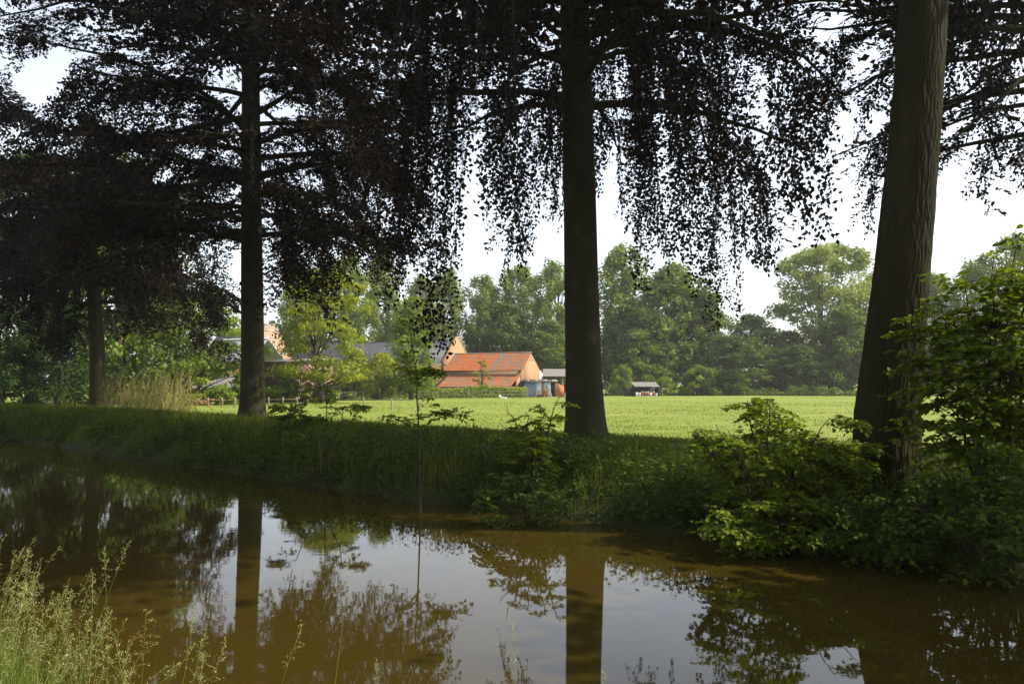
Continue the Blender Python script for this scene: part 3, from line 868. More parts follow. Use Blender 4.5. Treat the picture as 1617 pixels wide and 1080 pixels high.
def spray(r, G, T, p0, d0, ln, droop, ref, ntw, twl, nlf, L, W, tilt=0.5, rad=0.006, big=False, tint=None, wtaper=True, tw_droop=0.25):
    """A bough with alternate side twigs that carry alternate leaves (all arrays over the boughs)."""
    n = len(p0)
    ln = np.broadcast_to(ln, (n,))[:, None]
    droop = np.broadcast_to(droop, (n,))[:, None]
    d0 = norm(d0)
    ts = np.linspace(0, 1, 6)
    path = p0[:, None] + d0[:, None] * ln[:, None] * ts[None, :, None]
    bend = norm(r.normal(size=(n, 3))) * 0.07 * ln
    path = path + bend[:, None] * np.sin(ts * 3.0)[None, :, None]
    path[:, :, 2] -= droop * ln * ts[None] ** 2
    if T is not None:
        T.tubes(path, rad * (1.15 - ts)[None] * (0.5 + 0.35 * ln), 3)
    k = np.arange(ntw)
    tk = (k[None] + 0.6 + r.uniform(-0.3, 0.3, (n, ntw))) / ntw
    tk = np.clip(tk, 0.02, 1.0)
    pos = p0[:, None] + d0[:, None] * (ln * tk)[..., None] + bend[:, None] * np.sin(tk * 3.0)[..., None]
    pos[..., 2] -= droop * ln * tk ** 2
    tan = np.broadcast_to(d0[:, None], pos.shape).copy()
    tan[..., 2] -= 2 * droop * tk
    tan = norm(tan)
    sgn = np.where((k % 2) == 0, 1.0, -1.0)[None, :, None]
    side = norm(np.cross(tan, np.broadcast_to(ref[:, None], tan.shape))) * sgn
    ang = R(58) + r.normal(0, 0.25, (n, ntw, 1))
    td = norm(tan * np.cos(ang) + side * np.sin(ang) + r.normal(0, 0.16, (n, ntw, 3)))
    tl = twl * r.uniform(0.55, 1.25, (n, ntw)) * (1.15 - 0.75 * tk if wtaper else 1.0)
    N = n * ntw
    pos, td, tl = pos.reshape(N, 3), td.reshape(N, 3), tl.reshape(N)
    rf = np.repeat(ref, ntw, axis=0)
    if T is not None:
        tt = np.linspace(0, 1, 3)
        tp = pos[:, None] + td[:, None] * tl[:, None, None] * tt[None, :, None]
        tp[:, :, 2] -= tw_droop * tl[:, None] * tt[None] ** 2
        T.tubes(tp, rad * 0.45 * (1.2 - tt)[None] * np.ones((N, 1)), 3)
    j = np.arange(nlf)
    tj = (j[None] + 0.8 + r.uniform(-0.25, 0.25, (N, nlf))) / nlf
    lp = pos[:, None] + td[:, None] * (tl[:, None] * tj)[..., None]
    lp[..., 2] -= tw_droop * tl[:, None] * tj ** 2
    s2 = norm(np.cross(td, rf))[:, None] * np.where((j % 2) == 0, 1.0, -1.0)[None, :, None]
    ld = norm(td[:, None] * 0.65 + s2 * 0.8 + r.normal(0, 0.22, (N, nlf, 3)) + np.array([0, 0, -0.12]))
    nr = norm(rf[:, None] + r.normal(0, tilt, (N, nlf, 3)))
    K = N * nlf
    sz = r.uniform(0.7, 1.2, K)
    ti = r.random(K) if tint is None else np.clip(np.repeat(tint, ntw * nlf) + r.normal(0, 0.2, K), 0, 1)
    (G.leaves6 if big else G.leaves)(lp.reshape(K, 3), ld.reshape(K, 3), nr.reshape(K, 3), L * sz, W * sz, ti)


def trunk_mesh(g, pts, radii, k=24, rings=60, flare=0.35, seed=0, furrow=0.0, lobes=0.05):
    """A tapered, slightly irregular trunk along the points, with a spreading foot."""
    pts = np.array(pts, float); radii = np.array(radii, float)
    tt = np.linspace(0, 1, len(pts)); tn = np.linspace(0, 1, rings) ** 1.0
    c = np.stack([np.interp(tn, tt, pts[:, i]) for i in range(3)], -1)
    rr = np.interp(tn, tt, radii)
    hgt = c[:, 2] - pts[0, 2]
    rr = rr * (1 + flare * np.exp(-np.maximum(hgt, 0) / 0.45))
    a = np.arange(k) / k * 2 * np.pi
    A, Hh = np.meshgrid(a, hgt)
    lob = lobes * vnoise(np.cos(A) * 1.6, np.sin(A) * 1.6, Hh * 0.22, seed, 3) + 0.10 * np.exp(-Hh / 0.5) * np.sin(A * 5 + seed)
    if furrow:
        w1 = A * 13 + 1.5 * np.sin(Hh * 4.3 + 2 * np.sin(A * 3)) + 0.7 * np.sin(Hh * 11.1 + A * 4)
        w2 = A * 13 - 1.5 * np.sin(Hh * 3.7 + 1 + 2 * np.sin(A * 2 + 1)) + 0.7 * np.sin(Hh * 9.3 - A * 5 + 2)
        rid = np.minimum(np.abs(np.sin(w1)), np.abs(np.sin(w2 + 0.6)))
        lob = lob + furrow * (np.minimum(rid * 1.7, 1.0) - 0.6) + furrow * 0.45 * vnoise(A * 26, Hh * 14, 0, seed + 3, 4)
    rad = rr[:, None] * (1 + lob)
    v = np.stack([c[:, 0:1] + rad * np.cos(A), c[:, 1:2] + rad * np.sin(A), np.broadcast_to(c[:, 2:3], A.shape)], -1)
    i = np.arange(rings * k).reshape(rings, k)
    j = np.roll(np.arange(k), -1)
    g.add(v.reshape(-1, 3), np.stack([i[:-1], i[:-1][:, j], i[1:][:, j], i[1:]], -1).reshape(-1, 4))


def limb_path(p, az, ln, rise, droop, n=9, r=None):
    ts = np.linspace(0, 1, n)
    d = np.array([math.cos(az), math.sin(az)])
    q = np.zeros((n, 3))
    q[:, :2] = p[:2] + d * (ln * ts)[:, None]
    q[:, 2] = p[2] + ln * (rise * ts - droop * ts ** 2)
    if r is not None:
        w = np.cumsum(r.normal(0, 0.035 * ln, (n, 3)), axis=0) * np.linspace(0, 1, n)[:, None]
        q += w * np.array([1, 1, 0.5])
    return q


def beech(label, seed, tpts, trad, limbs, extra, zbot, n_spray, n_strand, spray_len=(1.0, 2.6), leaf=(0.105, 0.068), top=None, bark='beech_bark', k=26, furrow=0.0, rings=70, strand_twl=0.30, edge=None, name='beech_tree', flare=0.22, crowncol='copper', xkeep=None, out=(0.0, 0.15), plan=None):
    """limbs: list of (height, azimuth deg, length, rise, droop). zbot: table of dx -> lowest foliage height."""
    r = np.random.default_rng(seed)
    base = np.array(tpts[0], float)
    t = thing(name, label, 'tree', base)
    g = Geo(); trunk_mesh(g, tpts, trad, k, rings, flare, seed, furrow)
    g.build('trunk', M[bark], t, base, smooth=True)
    tz = np.array([q[2] for q in tpts])
    paths = []
    for (h, az, ln, rise, droop) in limbs:
        p = np.array([np.interp(h, tz, [q[i] for q in tpts]) for i in range(3)]); p[2] = h
        paths.append(limb_path(p, R(az), ln, rise, droop, 9, r))
    for e in extra:
        e = np.array(e, float); s = np.linspace(0, 1, len(e))
        paths.append(np.stack([np.interp(np.linspace(0, 1, 9), s, e[:, i]) for i in range(3)], -1))
    for q in paths:
        ln = np.linalg.norm(q[-1] - q[0])
        Geo().tubes(q, (0.028 + 0.0125 * ln) * np.linspace(1, 0.10, 9) ** 0.8, 7).build('limb', M['beech_bark'], t, base, smooth=True)
    G, T = Geo(), Geo()
    Pm = np.array(paths)
    if n_spray:
        li = r.integers(0, len(Pm), n_spray); tt = r.uniform(0.12, 1.0, n_spray) ** 0.8
        f = tt * 8; i0 = np.minimum(f.astype(int), 7); w = (f - i0)[:, None]
        p0 = Pm[li, i0] * (1 - w) + Pm[li, i0 + 1] * w
        dl = norm(Pm[li, i0 + 1] - Pm[li, i0])
        sd = norm(np.cross(dl, np.array([0, 0, 1.0]))) * r.choice([-1, 1], n_spray)[:, None]
        d = norm(dl * r.uniform(0.3, 1.0, (n_spray, 1)) + sd * r.uniform(0.3, 1.0, (n_spray, 1)) + r.normal(0, 0.12, (n_spray, 3)) + np.array([0, 0, 0.05]))
        ln = r.uniform(*spray_len, n_spray)
        if edge is not None:
            ok = edge(p0 + d * ln[:, None] * 0.6)
            p0, d, ln = p0[ok], d[ok], ln[ok]
        ref = norm(np.array([0, 0, 1.0]) + r.normal(0, 0.25, (len(p0), 3)))
        cl = np.clip(0.4 + 0.3 * vnoise(p0[:, 0] * 0.8, p0[:, 1] * 0.8, p0[:, 2] * 0.8, seed, 2) + r.normal(0, 0.1, len(p0)), 0, 1)
        spray(r, G, T, p0, d, ln, r.uniform(0.08, 0.45, len(p0)), ref, 14, 0.62, 10, leaf[0], leaf[1], 0.55, tint=cl)
    if n_strand:
        m_ = n_strand
        li = r.integers(0, len(Pm), m_); tt = r.uniform(0.2, 1.0, m_)
        f = tt * 8; i0 = np.minimum(f.astype(int), 7); w = (f - i0)[:, None]
        p0 = Pm[li, i0] * (1 - w) + Pm[li, i0 + 1] * w
        q4 = np.arange(m_) // 4 * 4
        if plan is not None:
            x0_, x1_, ry_ = plan
            nc_ = m_ // 4 + 1
            sx_ = np.repeat((np.arange(nc_) + r.uniform(0, 1, nc_)) / nc_, 4)[:m_]
            an = np.stack([base[0] + x0_ + (x1_ - x0_) * sx_, base[1] + r.uniform(-ry_, ry_, m_)], -1)
            flat = Pm.reshape(-1, 3)
            flat = flat[flat[:, 2] < base[2] + 12.5]
            nearest = np.argmin(((an[:, None] - flat[None, :, :2]) ** 2).sum(-1), axis=1)
            src = flat[nearest]
            tgt = np.concatenate([an, src[:, 2:3] - 0.08 * np.linalg.norm(an - src[:, :2], axis=1)[:, None]], 1)
            T.tubes(np.stack([src, (src + tgt) / 2 + [0, 0, 0.15], tgt], 1)[::4], [0.022, 0.015, 0.008], 3)
            p0 = tgt
        p0 = p0[q4]
        off = (r.normal(0, 0.9 if plan is None else 0.1, (m_, 3))[q4] + r.normal(0, 0.14 if plan is not None else 0.2, (m_, 3))) * np.array([1, 1, 0.25])
        T.tubes(np.stack([p0, p0 + off * 0.5 + [0, 0, 0.08], p0 + off], 1), [0.016, 0.011, 0.007], 3)
        p0 = p0 + off
        dx = p0[:, 0] - base[0]
        zb = np.interp(dx, [q[0] for q in zbot], [q[1] for q in zbot])
        ln = (p0[:, 2] - zb) * np.clip(r.normal(0.84, 0.17, m_)[q4] + r.normal(0, 0.10, m_), 0.25, 1.05)
        ok = (ln > 0.5) & (ln < 7.5)
        if xkeep is not None:
            ok &= xkeep(p0)
        p0, ln, off = p0[ok], ln[ok], off[ok]
        for lo_, hi_ in ((0.5, 1.5), (1.5, 2.6), (2.6, 3.8), (3.8, 5.2), (5.2, 7.5)):
            s_ = (ln >= lo_) & (ln < hi_)
            if not s_.any():
                continue
            n_ = int(s_.sum())
            d = norm(np.array([0, 0, -1.0]) + np.concatenate([norm((p0[s_] - base)[:, :2]) * r.uniform(out[0], out[1], (n_, 1)) + r.normal(0, 0.08, (n_, 2)), np.zeros((n_, 1))], 1))
            ref = norm(np.concatenate([r.normal(size=(n_, 2)), np.full((n_, 1), 0.15)], 1))
            cl = np.clip(r.normal(0.45, 0.2, n_), 0, 1)
            spray(r, G, T, p0[s_], d, ln[s_], 0.0, ref, int((lo_ + hi_) / 2 / 0.12), strand_twl, 6, leaf[0], leaf[1], 0.8, rad=0.004, tint=cl, wtaper=False, tw_droop=0.5)
    if G.n:
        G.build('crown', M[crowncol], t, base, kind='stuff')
    if T.n:
        T.build('twigs', M['twig'], t, base, kind='stuff')
    if top:
        zc0, zc1, rx, n_p = top
        Gt = Geo()
        ang = r.uniform(0, 2 * np.pi, n_p); hh = r.uniform(0, 1, n_p)
        prof = np.sin(np.pi * np.clip(0.22 + 0.75 * hh, 0, 1)) ** 0.6
        rad_ = rx * prof * np.sqrt(r.uniform(0.05, 1, n_p))
        c = np.stack([base[0] + rad_ * np.cos(ang), base[1] + rad_ * np.sin(ang), zc0 + (zc1 - zc0) * hh], -1)
        q = np.repeat(c, 40, 0) + r.normal(0, 0.55, (n_p * 40, 3)) * np.array([1.2, 1.2, 0.6])
        Gt.leaves(q, rand_dirs(r, len(q)), norm(r.normal(0, 0.6, (len(q), 3)) + [0, 0, 1]), r.uniform(0.25, 0.42, len(q)), r.uniform(0.18, 0.3, len(q)), r.random(len(q)))
        Gt.build('upper_crown', M[crowncol if crowncol == 'copper' else 'dark_broad'], t, base, kind='stuff')
        st = np.array(tpts[-1], float)
        pa = np.stack([st + (np.array([base[0] + 0.75 * (q_[0] - base[0]), base[1] + 0.75 * (q_[1] - base[1]), q_[2]]) - st) * s for s in (0,)], 0) if False else None
        for i in range(9):
            a_ = i * 2.4; L_ = rx * 0.8
            h0 = tpts[-1][2] + (zc1 - tpts[-1][2]) * 0.08 * (i % 4)
            Geo().tubes(limb_path(st, a_, L_, 0.5 + 0.12 * i, 0.1, 7, r), np.linspace(0.2, 0.03, 7), 6).build('limb', M['beech_bark'], t, base, smooth=True)
        Geo().tubes(np.array([st - [0, 0, 0.3], st + [0.2, 0, (zc1 - st[2]) * 0.5], st + [0.1, 0.3, (zc1 - st[2]) * 0.92]]), [trad[-1] * 0.95, trad[-1] * 0.55, 0.05], 8).build('leader', M['beech_bark'], t, base, smooth=True)
    return t


# ---- four trees in the row plus one beyond the right edge
def base_on(px, Y):
    b_ = onground(px, Y); b_[2] -= 0.08
    return b_


def tz_table(px0, Y, rows):
    k = F / Y
    return [((px - px0) / k, EYE + (HOR - py) / k) for px, py in rows]


# centre beech
Y3 = 20.1
b3 = base_on(925, Y3)
pt3 = [b3, P(922, 600, Y3), P(917, 400, Y3), P(912, 200, Y3), P(908, 60, Y3), P(905, -120, Y3)]
r_ = np.random.default_rng(33)
l3 = []
for i in range(22):
    h = 9.2 + i * 0.25
    l3.append((h, (i * 137.5 + 20) % 360, r_.uniform(5.0, 7.2), r_.uniform(0.10, 0.42), r_.uniform(0.15, 0.40)))
x3 = [
    [P(935, 100, Y3), P(1000, 72, 19.6), P(1075, 112, 19.2), P(1092, 150, 19.0), P(1112, 215, 18.9), P(1125, 285, 18.8)],
    [P(1090, 148, 19.0), P(1130, 190, 18.7), P(1165, 240, 18.5), P(1195, 290, 18.4)],
    [P(930, 85, Y3), P(1020, 40, 20.6), P(1150, 50, 21.4), P(1270, 90, 22.0), P(1330, 150, 22.3)],
    [P(930, 60, Y3), P(1010, 18, 18.6), P(1120, 22, 17.4), P(1220, 60, 16.8), P(1290, 130, 16.6)],
    [P(900, 70, Y3), P(850, 25, 19.6), P(790, -15, 19.0), P(700, -30, 18.6)],
    [P(900, 100, Y3), P(820, 80, 20.5), P(730, 95, 21.0), P(650, 140, 21.5)],
    [P(900, 170, Y3), P(840, 165, 19.2), P(760, 185, 18.4), P(690, 240, 18.0)],
]
z3 = tz_table(925, Y3, [(560, 330), (620, 380), (650, 400), (680, 470), (715, 535), (745, 520), (770, 440), (800, 425), (850, 430), (878, 345), (900, 300), (945, 300),
                        (965, 380), (990, 430), (1040, 440), (1075, 440), (1100, 475), (1150, 470), (1200, 485), (1235, 450), (1262, 380), (1290, 310), (1325, 285), (1365, 220), (1420, 180)])
beech('copper beech with straight trunk and hanging leaf curtains in the centre', 3, pt3, [0.47, 0.44, 0.41, 0.38, 0.36, 0.33], l3, x3, z3, 195, 172, (1.0, 2.4), (0.12, 0.078), plan=(-4.6, 4.9, 5.0), top=(13.0, 24, 8.0, 1100))

# second beech
Y2 = 34.5
b2 = base_on(400, Y2)
pt2 = [b2, P(399, 560, Y2), P(397, 300, Y2), P(396, 120, Y2), P(394, -40, Y2)]
l2 = []
for i in range(36):
    h = 8.3 + i * 0.30
    l2.append((h, (i * 137.5 + 200) % 360, r_.uniform(6.0, 9.2), r_.uniform(0.0, 0.35), r_.uniform(0.10, 0.36)))
x2 = [
    [P(410, 275, Y2), P(470, 262, 34.0), P(560, 255, 33.5), P(640, 290, 33)],
    [P(390, 330, Y2), P(340, 345, 35), P(270, 365, 36), P(210, 400, 36.5)],
    [P(392, 210, Y2), P(330, 150, 34), P(200, 95, 33), P(60, 65, 32)],
    [P(405, 180, Y2), P(470, 140, 35), P(560, 120, 36), P(680, 140, 36)],
    [P(392, 280, Y2), P(300, 290, 32), P(200, 330, 31), P(120, 380, 30)],
    [P(410, 330, Y2), P(440, 350, 33), P(460, 390, 32.5), P(470, 430, 32.3)],
]
z2 = tz_table(400, Y2, [(60, 330), (110, 430), (180, 460), (215, 480), (255, 500), (300, 470), (345, 470), (380, 455), (420, 470), (450, 495), (468, 480), (485, 405), (520, 425), (545, 440), (565, 385),
                        (600, 400), (640, 440), (660, 410), (690, 345), (760, 300)])
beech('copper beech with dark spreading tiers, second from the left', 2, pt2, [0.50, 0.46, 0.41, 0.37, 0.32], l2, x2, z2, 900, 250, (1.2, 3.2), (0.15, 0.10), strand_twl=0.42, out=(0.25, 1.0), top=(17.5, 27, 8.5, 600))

# leftmost beech
Y1 = 49.5
b1 = base_on(158, Y1)
pt1 = [b1, P(154, 560, Y1), P(146, 420, Y1), P(142, 300, Y1), P(140, 215, Y1)]
l1 = []
for i in range(30):
    h = 6.6 + i * 0.34
    l1.append((h, (i * 137.5 + 80) % 360, r_.uniform(5.5, 8.0) * (1.0 if h < 12 else 0.75), r_.uniform(0.0, 0.4), r_.uniform(0.10, 0.34)))
z1 = tz_table(158, Y1, [(-60, 560), (0, 570), (60, 565), (100, 540), (130, 470), (170, 470), (205, 500), (245, 530), (285, 500), (330, 455), (380, 420)])
beech('copper beech farthest along the bank, leftmost trunk', 1, pt1, [0.50, 0.44, 0.36, 0.27, 0.16], l1, [[P(140, 215, Y1), P(100, 210, 48), P(50, 190, 47), P(5, 150, 46)], [P(60, 195, 47.2), P(30, 180, 46.5), P(-5, 182, 46)]], z1, 640, 220, (1.2, 3.0), (0.18, 0.12), strand_twl=0.45, out=(0.25, 0.9))

# right, furrowed trunk
Y4 = 13.3
b4 = base_on(1392, Y4)
pt4 = [b4, P(1400, 650, Y4), P(1421, 450, Y4), P(1440, 250, Y4), P(1452, 100, Y4), P(1459, -20, Y4), P(1468, -300, Y4)]
beech('large leaning trunk with furrowed bark on the right', 4, pt4, [0.50, 0.475, 0.42, 0.385, 0.37, 0.355, 0.32],
      [(11.2 + i * 0.6, i * 137.5, 4.5, 0.5, 0.2) for i in range(8)], [], [(-9, 9.5), (9, 9.5)], 0, 0, top=(12.2, 22, 5.5, 450), bark='furrow_bark', k=330, rings=420, furrow=0.035, name='leaning_tree', flare=0.22, crowncol='dark_broad')

# beech beyond the right edge whose boughs reach in behind the furrowed trunk
Y5 = 20.5
b5 = base_on(1720, Y5)
pt5 = [b5, b5 + [0.05, 0, 5], b5 + [0.0, 0.1, 9], b5 + [-0.1, 0.1, 13]]
l5 = []
for i in range(14):
    h = 8.0 + i * 0.4
    l5.append((h, 180 + r_.uniform(-70, 70) if i % 3 else (i * 137.5) % 360, r_.uniform(4.5, 6.8), r_.uniform(0.1, 0.4), r_.uniform(0.15, 0.4)))
x5 = [[P(1700, 90, Y5), P(1617, 120, 20), P(1560, 175, 19.6), P(1510, 215, 19.4)], [P(1700, 60, Y5), P(1560, 40, 20), P(1450, 70, 19.5), P(1350, 150, 19)]]
z5 = tz_table(1720, Y5, [(1290, 100), (1330, 200), (1352, 245), (1385, 290), (1410, 250), (1470, 220), (1492, 315), (1525, 310), (1548, 230), (1580, 240), (1617, 285), (1760, 300)])
beech('copper beech beyond the right edge with boughs reaching behind the furrowed trunk', 5, pt5, [0.45, 0.4, 0.36, 0.3], l5, x5, z5, 100, 88, (1.0, 2.2), (0.125, 0.082), out=(0.1, 0.6), top=(13, 23, 7.0, 300))


# tree beyond the right edge that shades the water there
bx6 = np.array([12.0, 6.3, gz(12.0, 6.3) - 0.05])
beech('leafy tree beyond the right edge shading the water', 6, [bx6, bx6 + [0.1, 0, 3], bx6 + [0.1, 0.1, 5.5]], [0.22, 0.19, 0.15],
      [(2.5 + i * 0.4, i * 137.5, 3.0, 0.5, 0.2) for i in range(7)], [], [(-9, 2), (9, 2)], 0, 0, top=(2.6, 10.5, 3.8, 320), name='edge_tree', crowncol='dark_broad', rings=20, k=12)


# ------------------------------------------------------------------ background trees
def puff_tree(name, label, loc, seed, h, w, mat, style='round', n_puff=90, per=70, leaf=0.45, group=None, trunk_h=0.15, dens=1.0, flat=0.75):
    """A tree with trunk, limbs and a crown of many leaf-sized faces gathered in uneven clumps. Built at its own base, axis up."""
    r = np.random.default_rng(seed)
    t = thing(name, label, 'shrub' if 'shrub' in name or 'bush' in name else 'tree', loc, group)
    G, T = Geo(), Geo()
    hh = r.uniform(0, 1, n_puff)
    z = h * (trunk_h + (0.97 - trunk_h) * hh)
    if style == 'poplar':
        prof = np.interp(hh, [0, 0.2, 0.55, 0.85, 1], [0.6, 0.85, 1.0, 0.72, 0.30])
    elif style == 'dome':
        prof = np.interp(hh, [0, 0.3, 0.65, 0.88, 1], [0.55, 0.85, 1.0, 0.85, 0.5])
    elif style == 'cone':
        prof = np.interp(hh, [0, 0.12, 0.4, 0.8, 1], [0.6, 1.0, 0.9, 0.45, 0.08])
    elif style == 'spread':
        prof = np.interp(hh, [0, 0.2, 0.55, 0.85, 1], [0.75, 1.0, 0.95, 0.65, 0.25])
    else:
        prof = np.interp(hh, [0, 0.1, 0.35, 0.6, 0.85, 1], [0.7, 0.92, 1.0, 0.88, 0.55, 0.15])
    ang = r.uniform(0, 2 * np.pi, n_puff)
    lob = 1 + 0.28 * np.sin(ang * 2 + seed) * np.sin(hh * 7 + seed) + 0.15 * np.sin(ang * 5 + hh * 11 + seed)
    rad = w / 2 * prof * lob * np.sqrt(r.uniform(0.12, 1.0, n_puff))
    c = np.stack([rad * np.cos(ang), rad * np.sin(ang), z], -1)
    pr_ = w * r.uniform(0.06, 0.13, n_puff)
    if style == 'poplar':
        pr_ = w * r.uniform(0.08, 0.15, n_puff)
    if style == 'cone':
        pr_ = w * r.uniform(0.12, 0.2, n_puff)
    n = n_puff * per
    d = rand_dirs(r, n)
    cc = np.repeat(c, per, 0); rr = np.repeat(pr_, per)
    sh = r.uniform(0.3, 1.0, n) ** 0.6
    stretch = np.array([1, 1, 1.7]) if style == 'poplar' else np.array([1.15, 1.15, flat])
    q = cc + d * (rr * sh)[:, None] * stretch
    nr = norm(d + r.normal(0, 0.55, (n, 3)) + np.array([0, 0, 0.35]))
    ld = norm(np.cross(nr, rand_dirs(r, n)) + np.array([0, 0, -0.25]))
    ti = np.clip(np.repeat(r.normal(0.5, 0.2, n_puff), per) + r.normal(0, 0.16, n), 0, 1)
    sz = r.uniform(0.6, 1.25, n) * leaf
    G.leaves(q, ld, nr, sz, sz * 0.75, ti, wide=0.5)
    tr = Geo()
    topz = h * 0.82
    bx = np.cumsum(r.normal(0, 0.012 * h, (7, 2)), axis=0); bx[0] = 0
    tp = np.concatenate([bx, np.linspace(-0.3, topz, 7)[:, None]], 1)
    r0 = 0.016 * h + 0.06
    tr.tubes(tp, r0 * np.linspace(1.15, 0.18, 7), 8)
    to = tr.build('trunk', M['far_bark'], t, (0, 0, 0), smooth=True)
    sel = r.choice(n_puff, min(n_puff, 40), replace=False)
    st = np.stack([np.interp(c[sel, 2] * (0.45 if style != 'poplar' else 0.72), tp[:, 2], tp[:, i]) for i in range(3)], -1)
    en = c[sel]
    mid = (st + en) / 2 + np.array([0, 0, 0.04 * h]) * r.uniform(-0.3, 1, (len(sel), 1))
    T.tubes(np.stack([st, mid, en], 1), r0 * np.array([0.26, 0.15, 0.05])[None] * np.ones((len(sel), 1)), 4)
    T.build('branches', M['far_bark'], t, (0, 0, 0), kind='stuff')
    G.build('crown', mat, t, (0, 0, 0), kind='stuff')
    t['h'] = h; t['w'] = w
    return t


def plant(proto, label, px, ytop, wpx, Y, first=False, seed=0, ybase=None, group=None):
    """Stands a copy of proto at distance Y so that it is as tall and wide as measured."""
    loc = onground(px, Y)
    top = P(px, ytop, Y)[2]
    hz = (top - loc[2]) / proto['h']; wz_ = (wpx * Y / F) / proto['w']
    rz = (seed * 1.7) % 6.28
    s = (wz_, wz_, hz)
    if first:
        proto.location = tuple(loc); proto.scale = s; proto.rotation_euler = (0, 0, rz); proto['label'] = label
        if group:
            proto['group'] = group
        return proto
    return copy_tree(proto, label, loc, rz, s, group)


FAR = (0, 0, 0)
pop = [puff_tree('poplar_tree', 'x', FAR, 101 + i, 27, 9.0, M['poplar'], 'poplar', 170, 110, 0.46, trunk_h=0.10) for i in range(3)]
bro = [puff_tree('broadleaf_tree', 'x', FAR, 201 + i, 20, 14, M['broad'], 'round', 200, 100, 0.52, trunk_h=0.06) for i in range(3)]
drk = [puff_tree('dark_broadleaf_tree', 'x', FAR, 301 + i, 18, 14, M['dark_broad'], 'spread', 170, 100, 0.52, trunk_h=0.04) for i in range(2)]
big = puff_tree('big_poplar', 'x', FAR, 401, 25, 14, M['pale_poplar'], 'dome', 320, 120, 0.42, trunk_h=0.08)
shr = [puff_tree('field_shrub', 'x', FAR, 501 + i, 4.5, 6, M['lime'], 'round', 60, 80, 0.24, trunk_h=0.03) for i in range(2)]
usedp = set()


def put(kind, i, label, px, yt, wp, Y, group):
    proto = {'pop': pop, 'bro': bro, 'drk': drk, 'big': [big], 'shr': shr}[kind][i]
    key = (kind, i)
    plant(proto, label, px, yt, wp, Y, key not in usedp, len(usedp) * 3 + px * 0.013, None, group)
    usedp.add(key)


PG = 'poplars behind the farm'
put('pop', 0, 'poplar behind the yellow green tree, leftmost of the farm poplars', 468, 428, 75, 158, PG)
put('pop', 1, 'tall pale poplar rising just right of the yellow green tree top', 548, 402, 85, 150, PG)
put('pop', 2, 'tall poplar above the middle of the slate roof', 604, 400, 80, 156, PG)
put('pop', 0, 'slim poplar above the columnar tree, left of the sky gap', 668, 436, 62, 160, PG)
put('pop', 1, 'poplar directly above the slate barn gable', 705, 425, 60, 152, PG)
put('pop', 2, 'dark poplar above the left half of the orange roof', 762, 436, 72, 154, PG)
put('pop', 0, 'poplar above the right half of the orange roof', 818, 420, 80, 156, PG)
put('pop', 1, 'poplar touching the left side of the centre beech trunk', 876, 414, 74, 150, PG)
TG = 'trees along the far field edge'
put('drk', 0, 'dark green tree filling the gap above the orange roof ridge', 800, 478, 130, 142, TG)
put('bro', 0, 'rounded green tree above the corrugated open shed', 868, 505, 90, 140, TG)
put('pop', 2, 'tall poplar touching the right side of the centre beech trunk', 985, 388, 95, 148, TG)
put('bro', 1, 'broad green tree right of the centre trunk behind the shelter', 1062, 418, 165, 146, TG)
put('bro', 2, 'green tree whose right shoulder slopes down to the sky gap', 1112, 455, 110, 143, TG)
put('drk', 1, 'dark tree directly behind the black field shelter', 1005, 480, 130, 142, TG)
put('bro', 0, 'round topped tree left of the low sky gap', 1188, 497, 118, 146, TG)
put('drk', 0, 'low dark tree at the foot of the sky gap', 1243, 522, 80, 150, TG)
put('big', 0, 'huge pale rounded poplar left of the leaning trunk', 1314, 386, 155, 148, TG)
put('bro', 1, 'smaller tree at the foot of the huge pale poplar', 1340, 480, 110, 138, TG)
put('drk', 1, 'dark bushy tree under the left side of the huge pale poplar', 1262, 545, 90, 136, TG)
put('drk', 0, 'dark bushy tree under the round topped tree', 1150, 530, 110, 135, TG)
put('bro', 2, 'green tree half hidden behind the leaning trunk', 1398, 455, 100, 140, TG)
put('pop', 0, 'pale poplar just right of the leaning trunk', 1482, 432, 70, 150, TG)
put('pop', 1, 'pale poplar behind the tall right hand hazel', 1548, 405, 80, 148, TG)
put('pop', 2, 'pale poplar at the right edge above the hazel', 1606, 372, 80, 146, TG)
put('drk', 1, 'dark low tree right of the leaning trunk behind the hazel', 1520, 520, 190, 140, TG)
SG = 'shrubs at the far edge of the field'
put('shr', 0, 'pale shrub left of the black field shelter', 982, 578, 50, 128, SG)
put('bro', 2, 'small light green tree rising behind the black field shelter', 1008, 520, 92, 137, TG)
put('shr', 1, 'pale shrub right of the black field shelter', 1050, 594, 42, 129, SG)
put('shr', 0, 'widest pale shrub in the middle of the far field edge', 1102, 578, 74, 131, SG)
put('shr', 1, 'pale shrub right of the widest one at the far field edge', 1155, 584, 56, 132, SG)
LG = 'trees of the wood on the left'
lef = [puff_tree('wood_tree', 'x', FAR, 601 + i, 16, 12, M['broad'] if i == 0 else M['shade_broad'], 'spread', 150, 110, 0.34, trunk_h=0.03) for i in range(2)]  # second tree has the beech shade put into its leaf colour
fea = puff_tree('feathery_tree', 'x', FAR, 611, 12, 11, M['lime'], 'spread', 130, 110, 0.30, trunk_h=0.05, flat=0.45)
plant(fea, 'light green feathery tree left of the second beech trunk', 320, 455, 170, 82, True, 1)
plant(lef[0], 'tall green tree behind the leftmost beech trunk', 195, 250, 260, 78, True, 2, None, LG)
plant(lef[1], 'tall green tree at the left edge of the picture', 50, 245, 300, 76, True, 3, None, LG)
plant(lef[0], 'lower green tree between the leftmost trunk and the feathery tree', 232, 430, 150, 90, False, 5, None, LG)
plant(lef[1], 'green bushy tree left of the leftmost beech trunk', 92, 470, 160, 66, False, 7, None, LG)
plant(lef[1], 'green bushy tree in the lower left corner of the wood', 5, 480, 160, 64, False, 9, None, LG)
plant(drk[0], 'x', 0, 0, 0, 1) if False else None

